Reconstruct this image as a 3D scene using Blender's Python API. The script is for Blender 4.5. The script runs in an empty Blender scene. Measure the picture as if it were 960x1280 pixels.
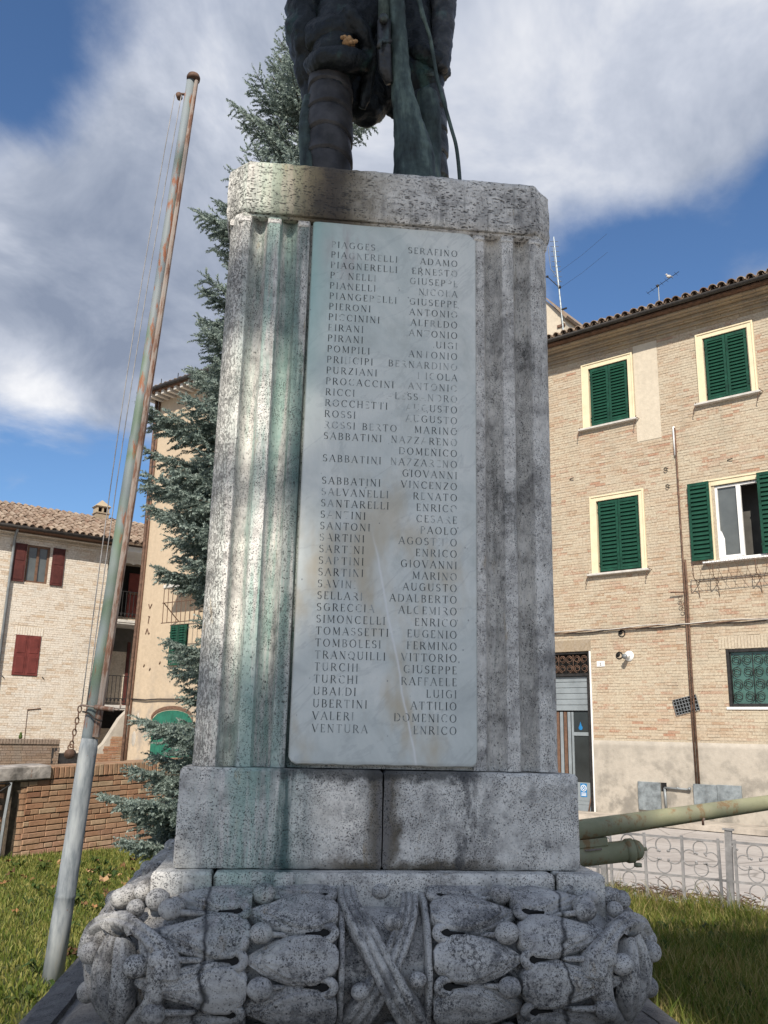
import bpy, math, random
import numpy as np
from mathutils import Matrix, Vector
random.seed(7); rng = np.random.default_rng(11)
PI = math.pi
scn = bpy.context.scene
COL = scn.collection

# ------------------------------------------------------------------ camera
EYE = 1.5
cam_d = bpy.data.cameras.new('camera'); cam = bpy.data.objects.new('camera', cam_d); COL.objects.link(cam)
cam_d.sensor_fit = 'VERTICAL'; cam_d.sensor_height = 36.0; cam_d.lens = 36.0*1100/1280
cam_d.clip_start = 0.05; cam_d.clip_end = 2000
_p, _r = math.radians(14.05), math.radians(1.3)
_R = Vector((1, 0, 0)); _F = Vector((0, math.cos(_p), math.sin(_p))); _U = Vector((0, -math.sin(_p), math.cos(_p)))
_x = _R*math.cos(_r) + _U*math.sin(_r); _y = -_R*math.sin(_r) + _U*math.cos(_r)
M = Matrix((_x, _y, -_F)).transposed().to_4x4(); M.translation = Vector((0, 0, EYE))
cam.matrix_world = M
scn.camera = cam

# ------------------------------------------------------------------ light
SUN = Vector((-.19, -1.15, 1.0)).normalized()          # towards the sun
sun_d = bpy.data.lights.new('sun', 'SUN'); sun = bpy.data.objects.new('sun', sun_d); COL.objects.link(sun)
sun_d.energy = 3.2; sun_d.angle = math.radians(0.55); sun_d.color = (1.0, .93, .83)
sun.rotation_euler = SUN.to_track_quat('Z', 'Y').to_euler()
scn.view_settings.view_transform = 'Standard'; scn.view_settings.look = 'None'
scn.view_settings.exposure = 0.86; scn.view_settings.gamma = 1.0

world = bpy.data.worlds.new('World'); scn.world = world; world.use_nodes = True


class NT:
    """tiny helper around a node tree"""
    def __init__(s, tree):
        s.t = tree; s.n = tree.nodes; s.l = tree.links
    def node(s, ty, **kw):
        n = s.n.new(ty)
        for k, v in kw.items(): setattr(n, k, v)
        return n
    def put(s, sock, v):
        if v is None: return
        if isinstance(v, bpy.types.NodeSocket): s.l.new(v, sock)
        elif isinstance(v, (tuple, list)) and len(v) == 3 and sock.type == 'RGBA': sock.default_value = (*v, 1)
        elif isinstance(v, (int, float)) and sock.type == 'RGBA': sock.default_value = (v, v, v, 1)
        else: sock.default_value = v
    def math(s, op, a, b=0.0, clamp=False):
        n = s.node('ShaderNodeMath', operation=op, use_clamp=clamp)
        s.put(n.inputs[0], a); s.put(n.inputs[1], b); return n.outputs[0]
    def add(s, a, b): return s.math('ADD', a, b)
    def mul(s, a, b): return s.math('MULTIPLY', a, b)
    def mix(s, f, a, b, mode='MIX'):
        n = s.node('ShaderNodeMix', data_type='RGBA', blend_type=mode)
        s.put(n.inputs[0], f); s.put(n.inputs[6], a); s.put(n.inputs[7], b); return n.outputs[2]
    def ss(s, v, a, b):
        n = s.node('ShaderNodeMapRange', interpolation_type='SMOOTHSTEP')
        s.put(n.inputs[0], v); n.inputs[1].default_value = a; n.inputs[2].default_value = b
        return n.outputs[0]
    def scale(s, v, sc):
        n = s.node('ShaderNodeVectorMath', operation='MULTIPLY')
        s.put(n.inputs[0], v); n.inputs[1].default_value = sc; return n.outputs[0]
    def noise(s, v, scale=5, detail=3, rough=.55, dist=0):
        n = s.node('ShaderNodeTexNoise'); s.put(n.inputs['Vector'], v)
        n.inputs['Scale'].default_value = scale; n.inputs['Detail'].default_value = detail
        n.inputs['Roughness'].default_value = rough; n.inputs['Distortion'].default_value = dist
        return n.outputs[0]
    def vor(s, v, scale=5, feature='F1', rnd=1.0):
        n = s.node('ShaderNodeTexVoronoi', feature=feature); s.put(n.inputs['Vector'], v)
        n.inputs['Scale'].default_value = scale; n.inputs['Randomness'].default_value = rnd
        return n.outputs['Distance']
    def ramp(s, f, stops):
        n = s.node('ShaderNodeValToRGB'); s.put(n.inputs[0], f)
        e = n.color_ramp.elements
        while len(e) < len(stops): e.new(.5)
        for el, (p, c) in zip(e, stops):
            el.position = p; el.color = (*c, 1) if len(c) == 3 else c
        return n.outputs[0]
    def xyz(s, v):
        n = s.node('ShaderNodeSeparateXYZ'); s.put(n.inputs[0], v); return n.outputs
    def obj(s): return s.node('ShaderNodeTexCoord').outputs['Object']
    def gauss(s, v, c, w):
        """bell of width w round value c"""
        d = s.math('DIVIDE', s.math('SUBTRACT', v, c), w)
        return s.math('POWER', 2.718, s.mul(s.mul(d, d), -1.0))
    def plat(s, v, c, w):
        """flat-topped band of half width about w"""
        d = s.math('DIVIDE', s.math('SUBTRACT', v, c), w); q = s.mul(d, d)
        return s.math('POWER', 2.718, s.mul(s.mul(q, q), -1.0))
    def bump(s, h, strength=.5, dist=.01, normal=None):
        n = s.node('ShaderNodeBump'); n.inputs['Strength'].default_value = strength
        n.inputs['Distance'].default_value = dist; s.put(n.inputs['Height'], h)
        if normal: s.l.new(normal, n.inputs['Normal'])
        return n.outputs[0]


# sky: physical blue sky, with a layer of broken cloud spread over all directions
W = NT(world.node_tree); W.n.clear()
sky = W.node('ShaderNodeTexSky', sky_type='NISHITA', sun_disc=False)
sky.sun_elevation = math.asin(SUN.z); sky.sun_rotation = math.atan2(SUN.x, SUN.y)
sky.air_density = 1.0; sky.dust_density = .6; sky.ozone_density = 2.0
gen = W.node('ShaderNodeTexCoord').outputs['Generated']
sx = W.xyz(gen)
zz = W.math('MAXIMUM', W.add(sx[2], .18), .06)
cmb = W.node('ShaderNodeCombineXYZ')
W.put(cmb.inputs[0], W.math('DIVIDE', sx[0], zz)); W.put(cmb.inputs[1], W.math('DIVIDE', sx[1], zz))
cl = cmb.outputs[0]
n1 = W.noise(cl, 1.7, 9, .58, .35)
n2 = W.noise(W.scale(cl, (1.3, 1.0, 1)), 2.3, 6, .6, .4)
def blob(d, w):
    n = W.node('ShaderNodeVectorMath', operation='DISTANCE'); W.put(n.inputs[0], gen); n.inputs[1].default_value = Vector(d).normalized()
    q = W.math('DIVIDE', n.outputs['Value'], w)
    return W.math('POWER', 2.718, W.mul(W.mul(q, q), -1.0))
cov = W.add(n1, .10)
for d, w, a in [((-.37, .69, .63), .11, -.27), ((-.40, .90, .20), .14, -.36), ((-.30, .917, .25), .07, -.2), ((.22, .853, .466), .07, -.26), ((.30, .824, .479), .08, -.34), ((.385, .765, .515), .05, -.26),
                ((.10, .77, .62), .24, .20), ((-.345, .865, .35), .10, .22), ((-.22, .83, .50), .15, .20), ((.40, .83, .40), .06, .22), ((.28, .72, .62), .14, .14), ((.30, .75, .59), .08, .16), ((-.24, .76, .59), .08, .16), ((-.36, .80, .48), .09, .16)]:
    cov = W.add(cov, W.mul(blob(d, w), a))
mask = W.math('MAXIMUM', W.mul(W.ss(cov, .43, .73), W.ss(sx[2], -.06, .03)), W.mul(W.ss(sx[2], .02, -.05), .55))
shade = W.add(W.mul(blob((-.29, .85, .44), .14), .20), W.mul(blob((-.365, .87, .335), .05), -.30))
ccol = W.ramp(W.add(W.add(n2, shade), W.mul(W.math('SUBTRACT', cov, .6), -.12)), [(.22, (.70, .70, .71)), (.45, (.41, .44, .51)), (.60, (.27, .305, .38)), (.75, (.18, .215, .29))])
b1 = W.node('ShaderNodeBackground'); W.put(b1.inputs[0], W.mix(1.0, sky.outputs[0], (.66, .84, 1.02), 'MULTIPLY')); b1.inputs[1].default_value = .074
b2 = W.node('ShaderNodeBackground'); W.put(b2.inputs[0], ccol); b2.inputs[1].default_value = .80
ms = W.node('ShaderNodeMixShader'); W.put(ms.inputs[0], mask)
W.l.new(b1.outputs[0], ms.inputs[1]); W.l.new(b2.outputs[0], ms.inputs[2])
wo = W.node('ShaderNodeOutputWorld'); W.l.new(ms.outputs[0], wo.inputs[0])

# ------------------------------------------------------------------ materials
MATS = {}
def mat(name, fn):
    m = bpy.data.materials.new(name); m.use_nodes = True
    N = NT(m.node_tree); b = m.node_tree.nodes['Principled BSDF']
    b.inputs['Roughness'].default_value = .85
    b.inputs['Specular IOR Level'].default_value = .3
    fn(N, b, N.obj()); MATS[name] = m; return m
def rgb(b, N, c): N.put(b.inputs['Base Color'], c)

def m_plain(col, rough=.8, var=.15, scale=8, metal=0, bump=.2):
    def f(N, b, o):
        n = N.noise(o, scale, 5, .6)
        dark = tuple(c*(1-var*1.4) for c in col); lite = tuple(min(1, c*(1+var)) for c in col)
        rgb(b, N, N.ramp(n, [(.3, dark), (.7, lite)]))
        b.inputs['Roughness'].default_value = rough; b.inputs['Metallic'].default_value = metal
        if bump: N.put(b.inputs['Normal'], N.bump(N.noise(o, scale*6, 3), bump, .004))
    return f

def stone(kind):
    def f(N, b, o):
        x, y, z = N.xyz(o)[:3]
        big = N.noise(o, 3.1, 6, .72); mid = N.noise(o, 17, 4, .65); fine = N.noise(o, 85, 3, .6)
        if kind == 'cap': so = N.scale(o, (1, 1, 2.6))
        elif kind == 'shaft': so = N.scale(o, (1, 1, .8))
        else: so = o
        base = N.ramp(N.add(N.mul(big, .5), N.mul(mid, .5)), [(.35, (.19, .185, .17)), (.43, (.46, .435, .40)), (.52, (.66, .63, .575)), (.62, (.80, .765, .70))])
        base = N.mix(N.mul(N.ss(fine, .45, .7), .35), base, (.60, .585, .55))
        # dark weather crust in patches
        grime = N.ss(N.add(N.noise(so, 6.5, 6, .7), N.mul(fine, .12)), .57, .72)
        base = N.mix(N.mul(grime, .42 if kind != 'garland' else .72), base, (.07, .07, .075))
        # verdigris, rust and soot running down below the bronze
        vert = N.noise(N.scale(o, (9, 9, .7)), 1.6, 5, .65)
        front = N.ss(y, -.30, -.60)
        g = N.gauss(N.add(x, N.mul(N.math('SUBTRACT', big, .5), .16)), -.475, .15); g = N.mul(g, N.ss(z, .7, 1.15))
        g = N.mul(N.mul(g, N.ss(vert, .40, .56)), front)
        base = N.mix(N.mul(g, .70), base, (.24, .41, .345))
        drip = N.mul(N.ss(N.noise(N.scale(o, (16, 16, 1.1)), 1.4, 6, .72), .54, .64), N.ss(N.noise(o, 2.1, 4, .6), .42, .60))
        if kind != 'garland': base = N.mix(N.mul(drip, .38), base, (.075, .08, .072))
        och = N.mul(N.ss(N.noise(N.scale(o, (7, 7, 1.6)), 2.2, 6, .7), .60, .68), N.ss(N.noise(o, 3.7, 3, .6), .45, .6))
        base = N.mix(N.mul(och, .45), base, (.36, .25, .11))
        g2 = N.mul(N.mul(N.gauss(x, -.36 if kind != 'cap' else -.60, .07), N.ss(N.noise(N.scale(o, (14, 14, .8)), 1.3, 4), .38, .55)), front)
        if kind in ('block', 'shaft', 'step'):
            base = N.mix(N.mul(g2, .80 if kind == 'shaft' else .90), base, (.045, .10, .095))
        if kind == 'cap':
            base = N.mix(N.mul(g2, .7), base, (.55, .66, .55))
            r = N.mul(N.gauss(N.add(x, N.mul(N.math('SUBTRACT', mid, .5), .10)), -.31, .235), front)
            base = N.mix(N.mul(r, .85), base, (.27, .205, .085))
            base = N.mix(N.mul(N.mul(N.gauss(N.add(x, N.mul(N.math('SUBTRACT', big, .5), .25)), -.27, .135), front), .92), base, (.06, .05, .045))
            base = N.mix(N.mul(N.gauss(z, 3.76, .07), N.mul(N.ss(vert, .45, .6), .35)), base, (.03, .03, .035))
        if kind == 'block':
            wob = N.add(N.mul(N.math('SUBTRACT', mid, .5), .08), N.mul(N.math('SUBTRACT', big, .5), .10))
            seam = N.mul(N.plat(N.add(x, wob), .012, .062), front)
            foot = N.mul(N.ss(N.add(z, wob), 1.065, 1.02), N.mul(N.ss(x, -.34, -.10), N.ss(x, .60, .25)))
            base = N.mix(N.mul(N.math('MAXIMUM', seam, foot), .88), base, (.085, .065, .038))
            core_ = N.mul(N.plat(N.add(x, N.mul(wob, .6)), .012, .026), front)
            base = N.mix(N.mul(core_, .7), base, (.20, .19, .185))
            top_ = N.mul(N.ss(N.add(z, N.mul(wob, 1.3)), 1.315, 1.35), N.mul(N.ss(x, -.5, -.3), N.ss(x, .45, .3)))
            base = N.mix(N.mul(top_, .85), base, (.045, .045, .042))
            spot = N.mul(N.gauss(x, .30, .11), N.ss(N.noise(N.scale(o, (8, 8, 3)), 1.6, 5, .7), .48, .60))
            base = N.mix(N.mul(spot, .7), base, (.07, .07, .072))
        if kind == 'step':
            r = N.mul(N.gauss(x, -.53, .10), front)
            base = N.mix(N.mul(r, .6), base, (.42, .53, .44))
            for cx in (-.60, .645):
                r = N.gauss(N.add(x, N.mul(N.math('SUBTRACT', mid, .5), .03)), cx, .008)
                base = N.mix(N.mul(r, .9), base, (.03, .028, .02))
        if kind == 'garland':
            for cx in (-.605, .62):
                r = N.mul(N.gauss(N.add(x, N.mul(N.math('SUBTRACT', N.noise(o, 7, 3), .5), .11)), cx, .0075), front)
                base = N.mix(N.mul(r, .92), base, (.022, .02, .018))
            base = N.mix(N.mul(N.ss(z, .74, .44), .75), base, (.03, .026, .022))  # darker low down: dirt plus shade put into the colour
            # paler upward-turned faces
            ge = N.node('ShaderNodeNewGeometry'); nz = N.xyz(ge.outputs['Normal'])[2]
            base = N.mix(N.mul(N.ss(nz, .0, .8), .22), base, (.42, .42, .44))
        # open pores of the travertine
        pv = N.scale(o, (1, 1, 1.0)) if kind != 'cap' else N.scale(o, (.55, .55, 1.25))
        warp = N.node('ShaderNodeVectorMath', operation='ADD'); N.put(warp.inputs[0], pv)
        nz2 = N.node('ShaderNodeTexNoise'); N.put(nz2.inputs['Vector'], o); nz2.inputs['Scale'].default_value = 40
        sc = N.node('ShaderNodeVectorMath', operation='SCALE'); N.put(sc.inputs[0], nz2.outputs['Color']); sc.inputs['Scale'].default_value = .02
        N.l.new(sc.outputs[0], warp.inputs[1])
        p1 = N.vor(warp.outputs[0], {'shaft': 175, 'cap': 75, 'block': 150, 'step': 150, 'garland': 165}[kind])
        p2 = N.vor(warp.outputs[0], 62)
        dens = N.noise(o, 7, 3, .6)
        hole1 = N.mul(N.math('SUBTRACT', 1.0, N.ss(p1, .18, .40)), N.ss(dens, .36 if kind != 'cap' else .30, .56))
        hole2 = N.mul(N.math('SUBTRACT', 1.0, N.ss(p2, .12, .24)), N.ss(N.noise(o, 11, 2), .47, .57))
        hole = N.math('MAXIMUM', hole1, hole2)
        if kind == 'cap':   # long cavities along the bedding
            lay = N.noise(N.scale(o, (10, 10, 60)), 1.0, 4, .7)
            hole = N.math('MAXIMUM', hole, N.mul(N.ss(lay, .60, .66), N.ss(mid, .42, .6)))
        base = N.mix(N.mul(hole, .82), base, (.035, .034, .033))
        if kind in ('shaft', 'cap'):
            spk = N.ss(N.add(N.noise(N.scale(o, (130, 130, 60)), 1.0, 3, .7), N.mul(N.gauss(x, -.69, .05), .13)), .56, .64)
            base = N.mix(N.mul(spk, .6), base, (.05, .048, .045))
        else:
            spk = N.ss(N.noise(o, 150, 3, .7), .56, .64); base = N.mix(N.mul(spk, .55), base, (.05, .05, .055))
            if kind == 'garland':
                pt = N.ss(N.noise(o, 9, 6, .75), .46, .60); sp2 = N.ss(N.noise(o, 95, 4, .75), .49, .56)
                base = N.mix(N.mul(N.mul(pt, sp2), .8), base, (.05, .05, .055))
        if kind == 'garland': base = N.mix(1.0, base, (.74, .74, .75), 'MULTIPLY')
        rgb(b, N, base); b.inputs['Roughness'].default_value = .92
        h = N.math('SUBTRACT', N.add(N.mul(fine, .35), N.mul(mid, .5)), N.mul(hole, 1.0))
        N.put(b.inputs['Normal'], N.bump(h, .55, .008))
    return f
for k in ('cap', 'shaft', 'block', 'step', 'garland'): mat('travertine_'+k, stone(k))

def f_marble(N, b, o):
    x, y, z = N.xyz(o)[:3]
    n = N.noise(o, 2.2, 6, .62, .9)
    base = N.ramp(n, [(.28, (.46, .485, .46)), (.45, (.61, .635, .595)), (.62, (.74, .745, .69)), (.8, (.60, .59, .53))])
    d = N.scale(o, (1, 1, 1.0)); rot = N.node('ShaderNodeMapping'); N.put(rot.inputs[0], o); rot.inputs['Rotation'].default_value = (0, math.radians(42), 0)
    v = N.math('ABSOLUTE', N.math('SUBTRACT', N.noise(N.scale(rot.outputs[0], (1, 1, 3.2)), 1.5, 6, .6, .5), .5))
    base = N.mix(N.mul(N.ss(v, .022, .0), .24), base, (.36, .38, .37))
    base = N.mix(N.mul(N.ss(N.noise(N.scale(o, (1.4, 1, 1)), 3.5, 6, .7), .50, .66), .35), base, (.42, .44, .40))
    oc = N.mul(N.ss(N.noise(N.scale(o, (2.3, 2, 1)), 1.8, 4, .6), .50, .70), N.ss(z, 3.2, 1.9))
    base = N.mix(N.mul(oc, .75), base, (.50, .41, .27))
    # verdigris on the upper left
    vr = N.mul(N.gauss(x, -.37, .085), N.ss(z, 2.5, 3.5))
    base = N.mix(N.mul(vr, .75), base, (.27, .50, .45))
    base = N.mix(N.mul(N.mul(N.ss(z, 2.6, 3.7), N.ss(x, .38, -.3)), .28), base, (.33, .48, .45))
    pk = N.mul(N.gauss(x, -.2, .09), N.mul(N.gauss(z, 3.55, .13), N.ss(N.noise(N.scale(o, (9, 9, 2)), 1.5, 4), .4, .6)))
    base = N.mix(N.mul(pk, .6), base, (.32, .22, .22))
    # long pale crack
    cx = N.add(N.mul(N.math('SUBTRACT', z, 2.15), -.21), N.mul(N.noise(o, 4, 3), .03))
    cr = N.mul(N.gauss(N.math('SUBTRACT', x, cx), -.04, .0045), N.ss(z, 2.35, 2.1))
    base = N.mix(N.mul(cr, .7), base, (.80, .80, .78))
    sp = N.math('SUBTRACT', 1.0, N.ss(N.vor(N.scale(o, (1, 1, .7)), 30), .05, .11)); sp = N.mul(sp, N.ss(N.noise(o, 5, 2), .52, .6))
    base = N.mix(N.mul(sp, .7), base, (.14, .15, .15))
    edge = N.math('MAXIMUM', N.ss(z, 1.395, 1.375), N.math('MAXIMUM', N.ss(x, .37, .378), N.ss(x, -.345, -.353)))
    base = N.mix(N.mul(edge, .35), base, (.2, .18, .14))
    rgb(b, N, base); b.inputs['Roughness'].default_value = .6
    N.put(b.inputs['Normal'], N.bump(N.add(n, N.mul(sp, -.5)), .15, .004))
mat('marble_tablet', f_marble)
mat('lettering_dark', m_plain((.055, .065, .065), .9, .5, 40, bump=0))
mat('lettering_worn', m_plain((.15, .17, .17), .9, .4, 40, bump=0))
mat('lettering_faint', m_plain((.34, .36, .345), .9, .25, 40, bump=0))

def f_bronze(N, b, o):
    x, y, z = N.xyz(o)[:3]
    n = N.noise(N.scale(o, (2.2, 2.2, .8)), 3.0, 6, .65); m = N.noise(o, 14, 4, .6)
    base = N.ramp(m, [(.3, (.016, .018, .020)), (.55, (.05, .05, .05)), (.8, (.13, .12, .105))])
    ver = N.ss(N.add(n, N.mul(N.math('SUBTRACT', m, .5), .3)), .55, .72)
    base = N.mix(N.mul(ver, .65), base, (.075, .14, .125))
    rgb(b, N, base); N.put(b.inputs['Roughness'], N.add(.24, N.mul(m, .4))); b.inputs['Metallic'].default_value = .55
    b.inputs['Specular IOR Level'].default_value = .5
    N.put(b.inputs['Normal'], N.bump(N.add(m, N.mul(N.noise(o, 50, 3), .3)), .6, .02))
mat('bronze', f_bronze)
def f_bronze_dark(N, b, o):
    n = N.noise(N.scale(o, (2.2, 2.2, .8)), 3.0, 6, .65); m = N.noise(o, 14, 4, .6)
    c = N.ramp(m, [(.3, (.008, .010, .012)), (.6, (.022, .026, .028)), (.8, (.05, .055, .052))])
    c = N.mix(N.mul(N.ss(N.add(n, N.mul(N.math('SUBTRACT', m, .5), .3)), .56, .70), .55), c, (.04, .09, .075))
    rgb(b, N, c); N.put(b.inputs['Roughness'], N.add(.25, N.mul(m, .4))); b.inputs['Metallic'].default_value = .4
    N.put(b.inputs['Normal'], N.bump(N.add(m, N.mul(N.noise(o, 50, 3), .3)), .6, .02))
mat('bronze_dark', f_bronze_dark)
def f_bronze_g(N, b, o):
    n = N.noise(N.scale(o, (3, 3, .7)), 4.0, 6, .65); m = N.noise(o, 20, 4, .6)
    base = N.ramp(N.add(N.mul(n, .75), N.mul(m, .25)), [(.36, (.016, .022, .022)), (.5, (.05, .072, .067)), (.60, (.11, .15, .13)), (.72, (.22, .235, .16))])
    rgb(b, N, base); b.inputs['Roughness'].default_value = .6; b.inputs['Metallic'].default_value = .1
    N.put(b.inputs['Normal'], N.bump(m, .35, .01))
mat('bronze_green', f_bronze_g)
mat('bronze_brown', m_plain((.055, .052, .052), .5, .45, 9, .2))
mat('clay_core', m_plain((.42, .25, .12), .9, .4, 60))

def f_brick(cols, smear, smear_amt, scale=1.0):
    def f(N, b, o):
        ge = N.node('ShaderNodeNewGeometry')
        c = N.ramp(ge.outputs['Random Per Island'], [(i/(len(cols)-1)*.98+.01, c) for i, c in enumerate(cols)])
        n = N.noise(o, 22*scale, 5, .7); big = N.noise(o, .9*scale, 5, .65)
        c = N.mix(N.mul(N.ss(N.add(N.mul(big, .6), N.mul(n, .4)), .44, .60), smear_amt), c, smear)
        c = N.mix(.5, c, N.ramp(n, [(.3, (.28, .27, .26)), (.7, (1, 1, 1))]), 'MULTIPLY')
        st = N.ss(N.noise(N.scale(o, (1.1, 1.1, .45)), 1.5, 6, .7), .50, .68)
        c = N.mix(N.mul(st, .5), c, tuple(v*.58 for v in smear))
        rgb(b, N, c); N.put(b.inputs['Normal'], N.bump(N.add(n, N.noise(o, 90*scale, 3)), .4, .006))
    return f
mat('brick_tan', f_brick([(.46, .31, .20), (.54, .42, .30), (.57, .46, .33), (.52, .39, .27), (.59, .50, .38), (.55, .45, .33), (.57, .47, .35), (.46, .26, .17)], (.59, .51, .38), .85))
mat('mortar_tan', f_brick([(.50, .42, .31), (.53, .45, .34)], (.57, .49, .37), .8))
mat('brick_cream', f_brick([(.60, .45, .31), (.74, .65, .53), (.78, .70, .59), (.76, .67, .55), (.80, .73, .62), (.66, .52, .38), (.78, .71, .60)], (.80, .73, .63), .75))
mat('mortar_cream', f_brick([(.56, .46, .34), (.62, .52, .40)], (.74, .66, .55), .8))
mat('brick_brown_shaded', f_brick([(.20, .14, .10), (.27, .19, .13), (.24, .18, .14), (.30, .22, .16)], (.30, .26, .21), .4))  # brown brick with the tree shade on the parapet put into its colour
mat('brick_red', f_brick([(.30, .14, .08), (.42, .23, .13), (.38, .18, .10), (.45, .27, .16), (.34, .17, .11)], (.42, .33, .22), .3))
def f_gbrick(N, b, o):
    oi = N.node('ShaderNodeObjectInfo').outputs['Random']
    g = N.node('ShaderNodeTexCoord').outputs['Object']; geo = N.node('ShaderNodeNewGeometry').outputs['Position']
    c = N.ramp(oi, [(.02, (.27, .135, .08)), (.2, (.41, .25, .15)), (.4, (.36, .19, .11)), (.6, (.45, .28, .17)), (.8, (.38, .24, .15)), (.95, (.47, .33, .21))])
    n = N.noise(geo, 26, 5, .7); px, py, pz = N.xyz(geo)[:3]
    moss = N.mul(N.ss(pz, .55, 1.0), N.ss(N.noise(geo, 3.5, 4, .6), .40, .62))
    c = N.mix(N.mul(moss, .55), c, (.17, .125, .075))
    low = N.mul(N.ss(pz, .42, .05), N.ss(N.noise(geo, 5, 3), .35, .6))
    c = N.mix(N.mul(low, .45), c, (.55, .34, .25))
    c = N.mix(.5, c, N.ramp(n, [(.25, (.35, .35, .35)), (.75, (1, 1, 1))]), 'MULTIPLY')
    rgb(b, N, c); N.put(b.inputs['Normal'], N.bump(n, .5, .008))
mat('garden_brick', f_gbrick)
mat('mortar_dark', m_plain((.16, .125, .09), .95, .35, 12))
def f_plaster(col, stain, h0=1.0):
    def f(N, b, o):
        n = N.noise(o, .8, 6, .62); m = N.noise(o, 9, 5, .65); f2 = N.noise(N.scale(o, (3, 3, .5)), 1.5, 4, .6)
        c = N.mix(N.mul(N.ss(N.add(N.mul(n, .6), N.mul(f2, .4)), .42, .66), .55), col, tuple(a*.80 for a in col))
        z = N.xyz(o)[2]
        c = N.mix(N.mul(N.mul(N.ss(z, h0+1.2, h0-.8), N.ss(N.noise(o, 1.9, 5, .65), .45, .62)), .75), c, stain)
        c = N.mix(.25, c, N.ramp(m, [(.3, (.4, .4, .4)), (.7, (1, 1, 1))]), 'MULTIPLY')
        rgb(b, N, c); N.put(b.inputs['Normal'], N.bump(N.add(m, N.noise(o, 3, 4)), .45, .02))
    return f
mat('ochre_plaster', f_plaster((.53, .42, .295), (.32, .28, .235), 2.2))
mat('stucco_grey', f_plaster((.48, .43, .36), (.20, .185, .16), .85))
mat('stucco_pale', f_plaster((.62, .54, .42), (.5, .44, .36), 0))
mat('cream_trim', m_plain((.72, .62, .42), .8, .07, 4))
mat('cornice_plaster', f_brick([(.42, .32, .20), (.50, .39, .25), (.38, .30, .21), (.54, .43, .28)], (.36, .31, .25), .6))
mat('green_paint', m_plain((.008, .055, .032), .5, .35, 6))
mat('green_door', m_plain((.02, .13, .085), .6, .25, 5))
mat('red_paint', m_plain((.145, .034, .028), .6, .2, 5))
mat('maroon_paint', m_plain((.085, .024, .020), .6, .25, 5))
mat('brown_wood', m_plain((.15, .085, .055), .7, .25, 12))
mat('white_paint', m_plain((.78, .77, .74), .5, .05, 8))
mat('sill_stone', m_plain((.56, .53, .48), .8, .15, 8))
mat('grey_metal', m_plain((.23, .245, .25), .5, .2, 5, .3))
mat('box_metal', m_plain((.27, .30, .31), .5, .35, 7, .4))
mat('dark_metal', m_plain((.035, .033, .032), .6, .3, 12, .3))
mat('brown_metal', m_plain((.13, .075, .05), .7, .4, 10))
mat('gutter_metal', m_plain((.045, .04, .036), .6, .3, 6))
mat('cable_black', m_plain((.05, .04, .035), .8, .4, 20))
mat('shutter_grey', m_plain((.24, .27, .285), .5, .12, 4))
mat('interior_dark', m_plain((.015, .014, .013), .9, .2, 3))
mat('room_grey', m_plain((.10, .095, .085), .9, .2, 3))
mat('blue_print', m_plain((.02, .18, .42), .5, .1, 9, bump=0))
mat('pvc_white', m_plain((.75, .75, .73), .5, .05, 9))
def f_glass(col):
    def f(N, b, o):
        rgb(b, N, N.ramp(N.noise(o, 3, 3), [(.3, tuple(c*.7 for c in col)), (.7, col)]))
        b.inputs['Roughness'].default_value = .08; b.inputs['Specular IOR Level'].default_value = .6
    return f
mat('pane_dark', f_glass((.03, .035, .035))); mat('pane_grey', f_glass((.12, .13, .125))); mat('pane_teal', f_glass((.07, .15, .125)))
def f_tile(N, b, o):
    ge = N.node('ShaderNodeNewGeometry'); oi = N.node('ShaderNodeObjectInfo').outputs['Random']
    r = N.math('FRACT', N.add(ge.outputs['Random Per Island'], oi))
    c = N.ramp(r, [(.02, (.17, .11, .075)), (.3, (.29, .21, .15)), (.55, (.23, .165, .12)), (.8, (.34, .26, .19)), (.98, (.20, .12, .08))])
    n = N.noise(ge.outputs['Position'], 14, 5, .7)
    c = N.mix(N.mul(N.ss(n, .5, .68), .6), c, (.46, .40, .31))
    rgb(b, N, c); N.put(b.inputs['Normal'], N.bump(n, .5, .01))
mat('roof_tile', f_tile)
def f_pole_up(N, b, o):
    x, y, z = N.xyz(o)[:3]
    n = N.noise(N.scale(o, (6, 6, 1.2)), 3, 5, .65); bands = N.noise(N.scale(o, (1.5, 1.5, 1)), 1.1, 3, .5)
    c = N.ramp(bands, [(.34, (.17, .205, .225)), (.46, (.21, .235, .24)), (.52, (.13, .18, .125)), (.58, (.19, .22, .225)), (.7, (.14, .17, .15))])
    c = N.mix(N.mul(N.ss(n, .56, .66), .9), c, (.26, .085, .03))
    rgb(b, N, c); b.inputs['Roughness'].default_value = .6; N.put(b.inputs['Normal'], N.bump(n, .3, .005))
mat('flagpole_paint', f_pole_up)
def f_pole_low(N, b, o):
    n = N.noise(N.scale(o, (5, 5, 1)), 2.6, 5, .65); s = N.noise(o, 14, 4, .7)
    c = N.ramp(n, [(.34, (.13, .155, .17)), (.48, (.29, .31, .32)), (.60, (.38, .40, .40)), (.72, (.40, .36, .28))])
    c = N.mix(N.ss(s, .68, .72), c, (.22, .085, .04))
    rgb(b, N, c); b.inputs['Roughness'].default_value = .65
mat('flagpole_grey', f_pole_low)
def f_rust(N, b, o):
    n = N.noise(N.scale(o, (5, 5, 1)), 4, 6, .7)
    rgb(b, N, N.ramp(n, [(.3, (.085, .045, .035)), (.44, (.17, .09, .06)), (.54, (.29, .235, .20)), (.70, (.27, .255, .235))]))
mat('rusty_steel', f_rust)
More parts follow.
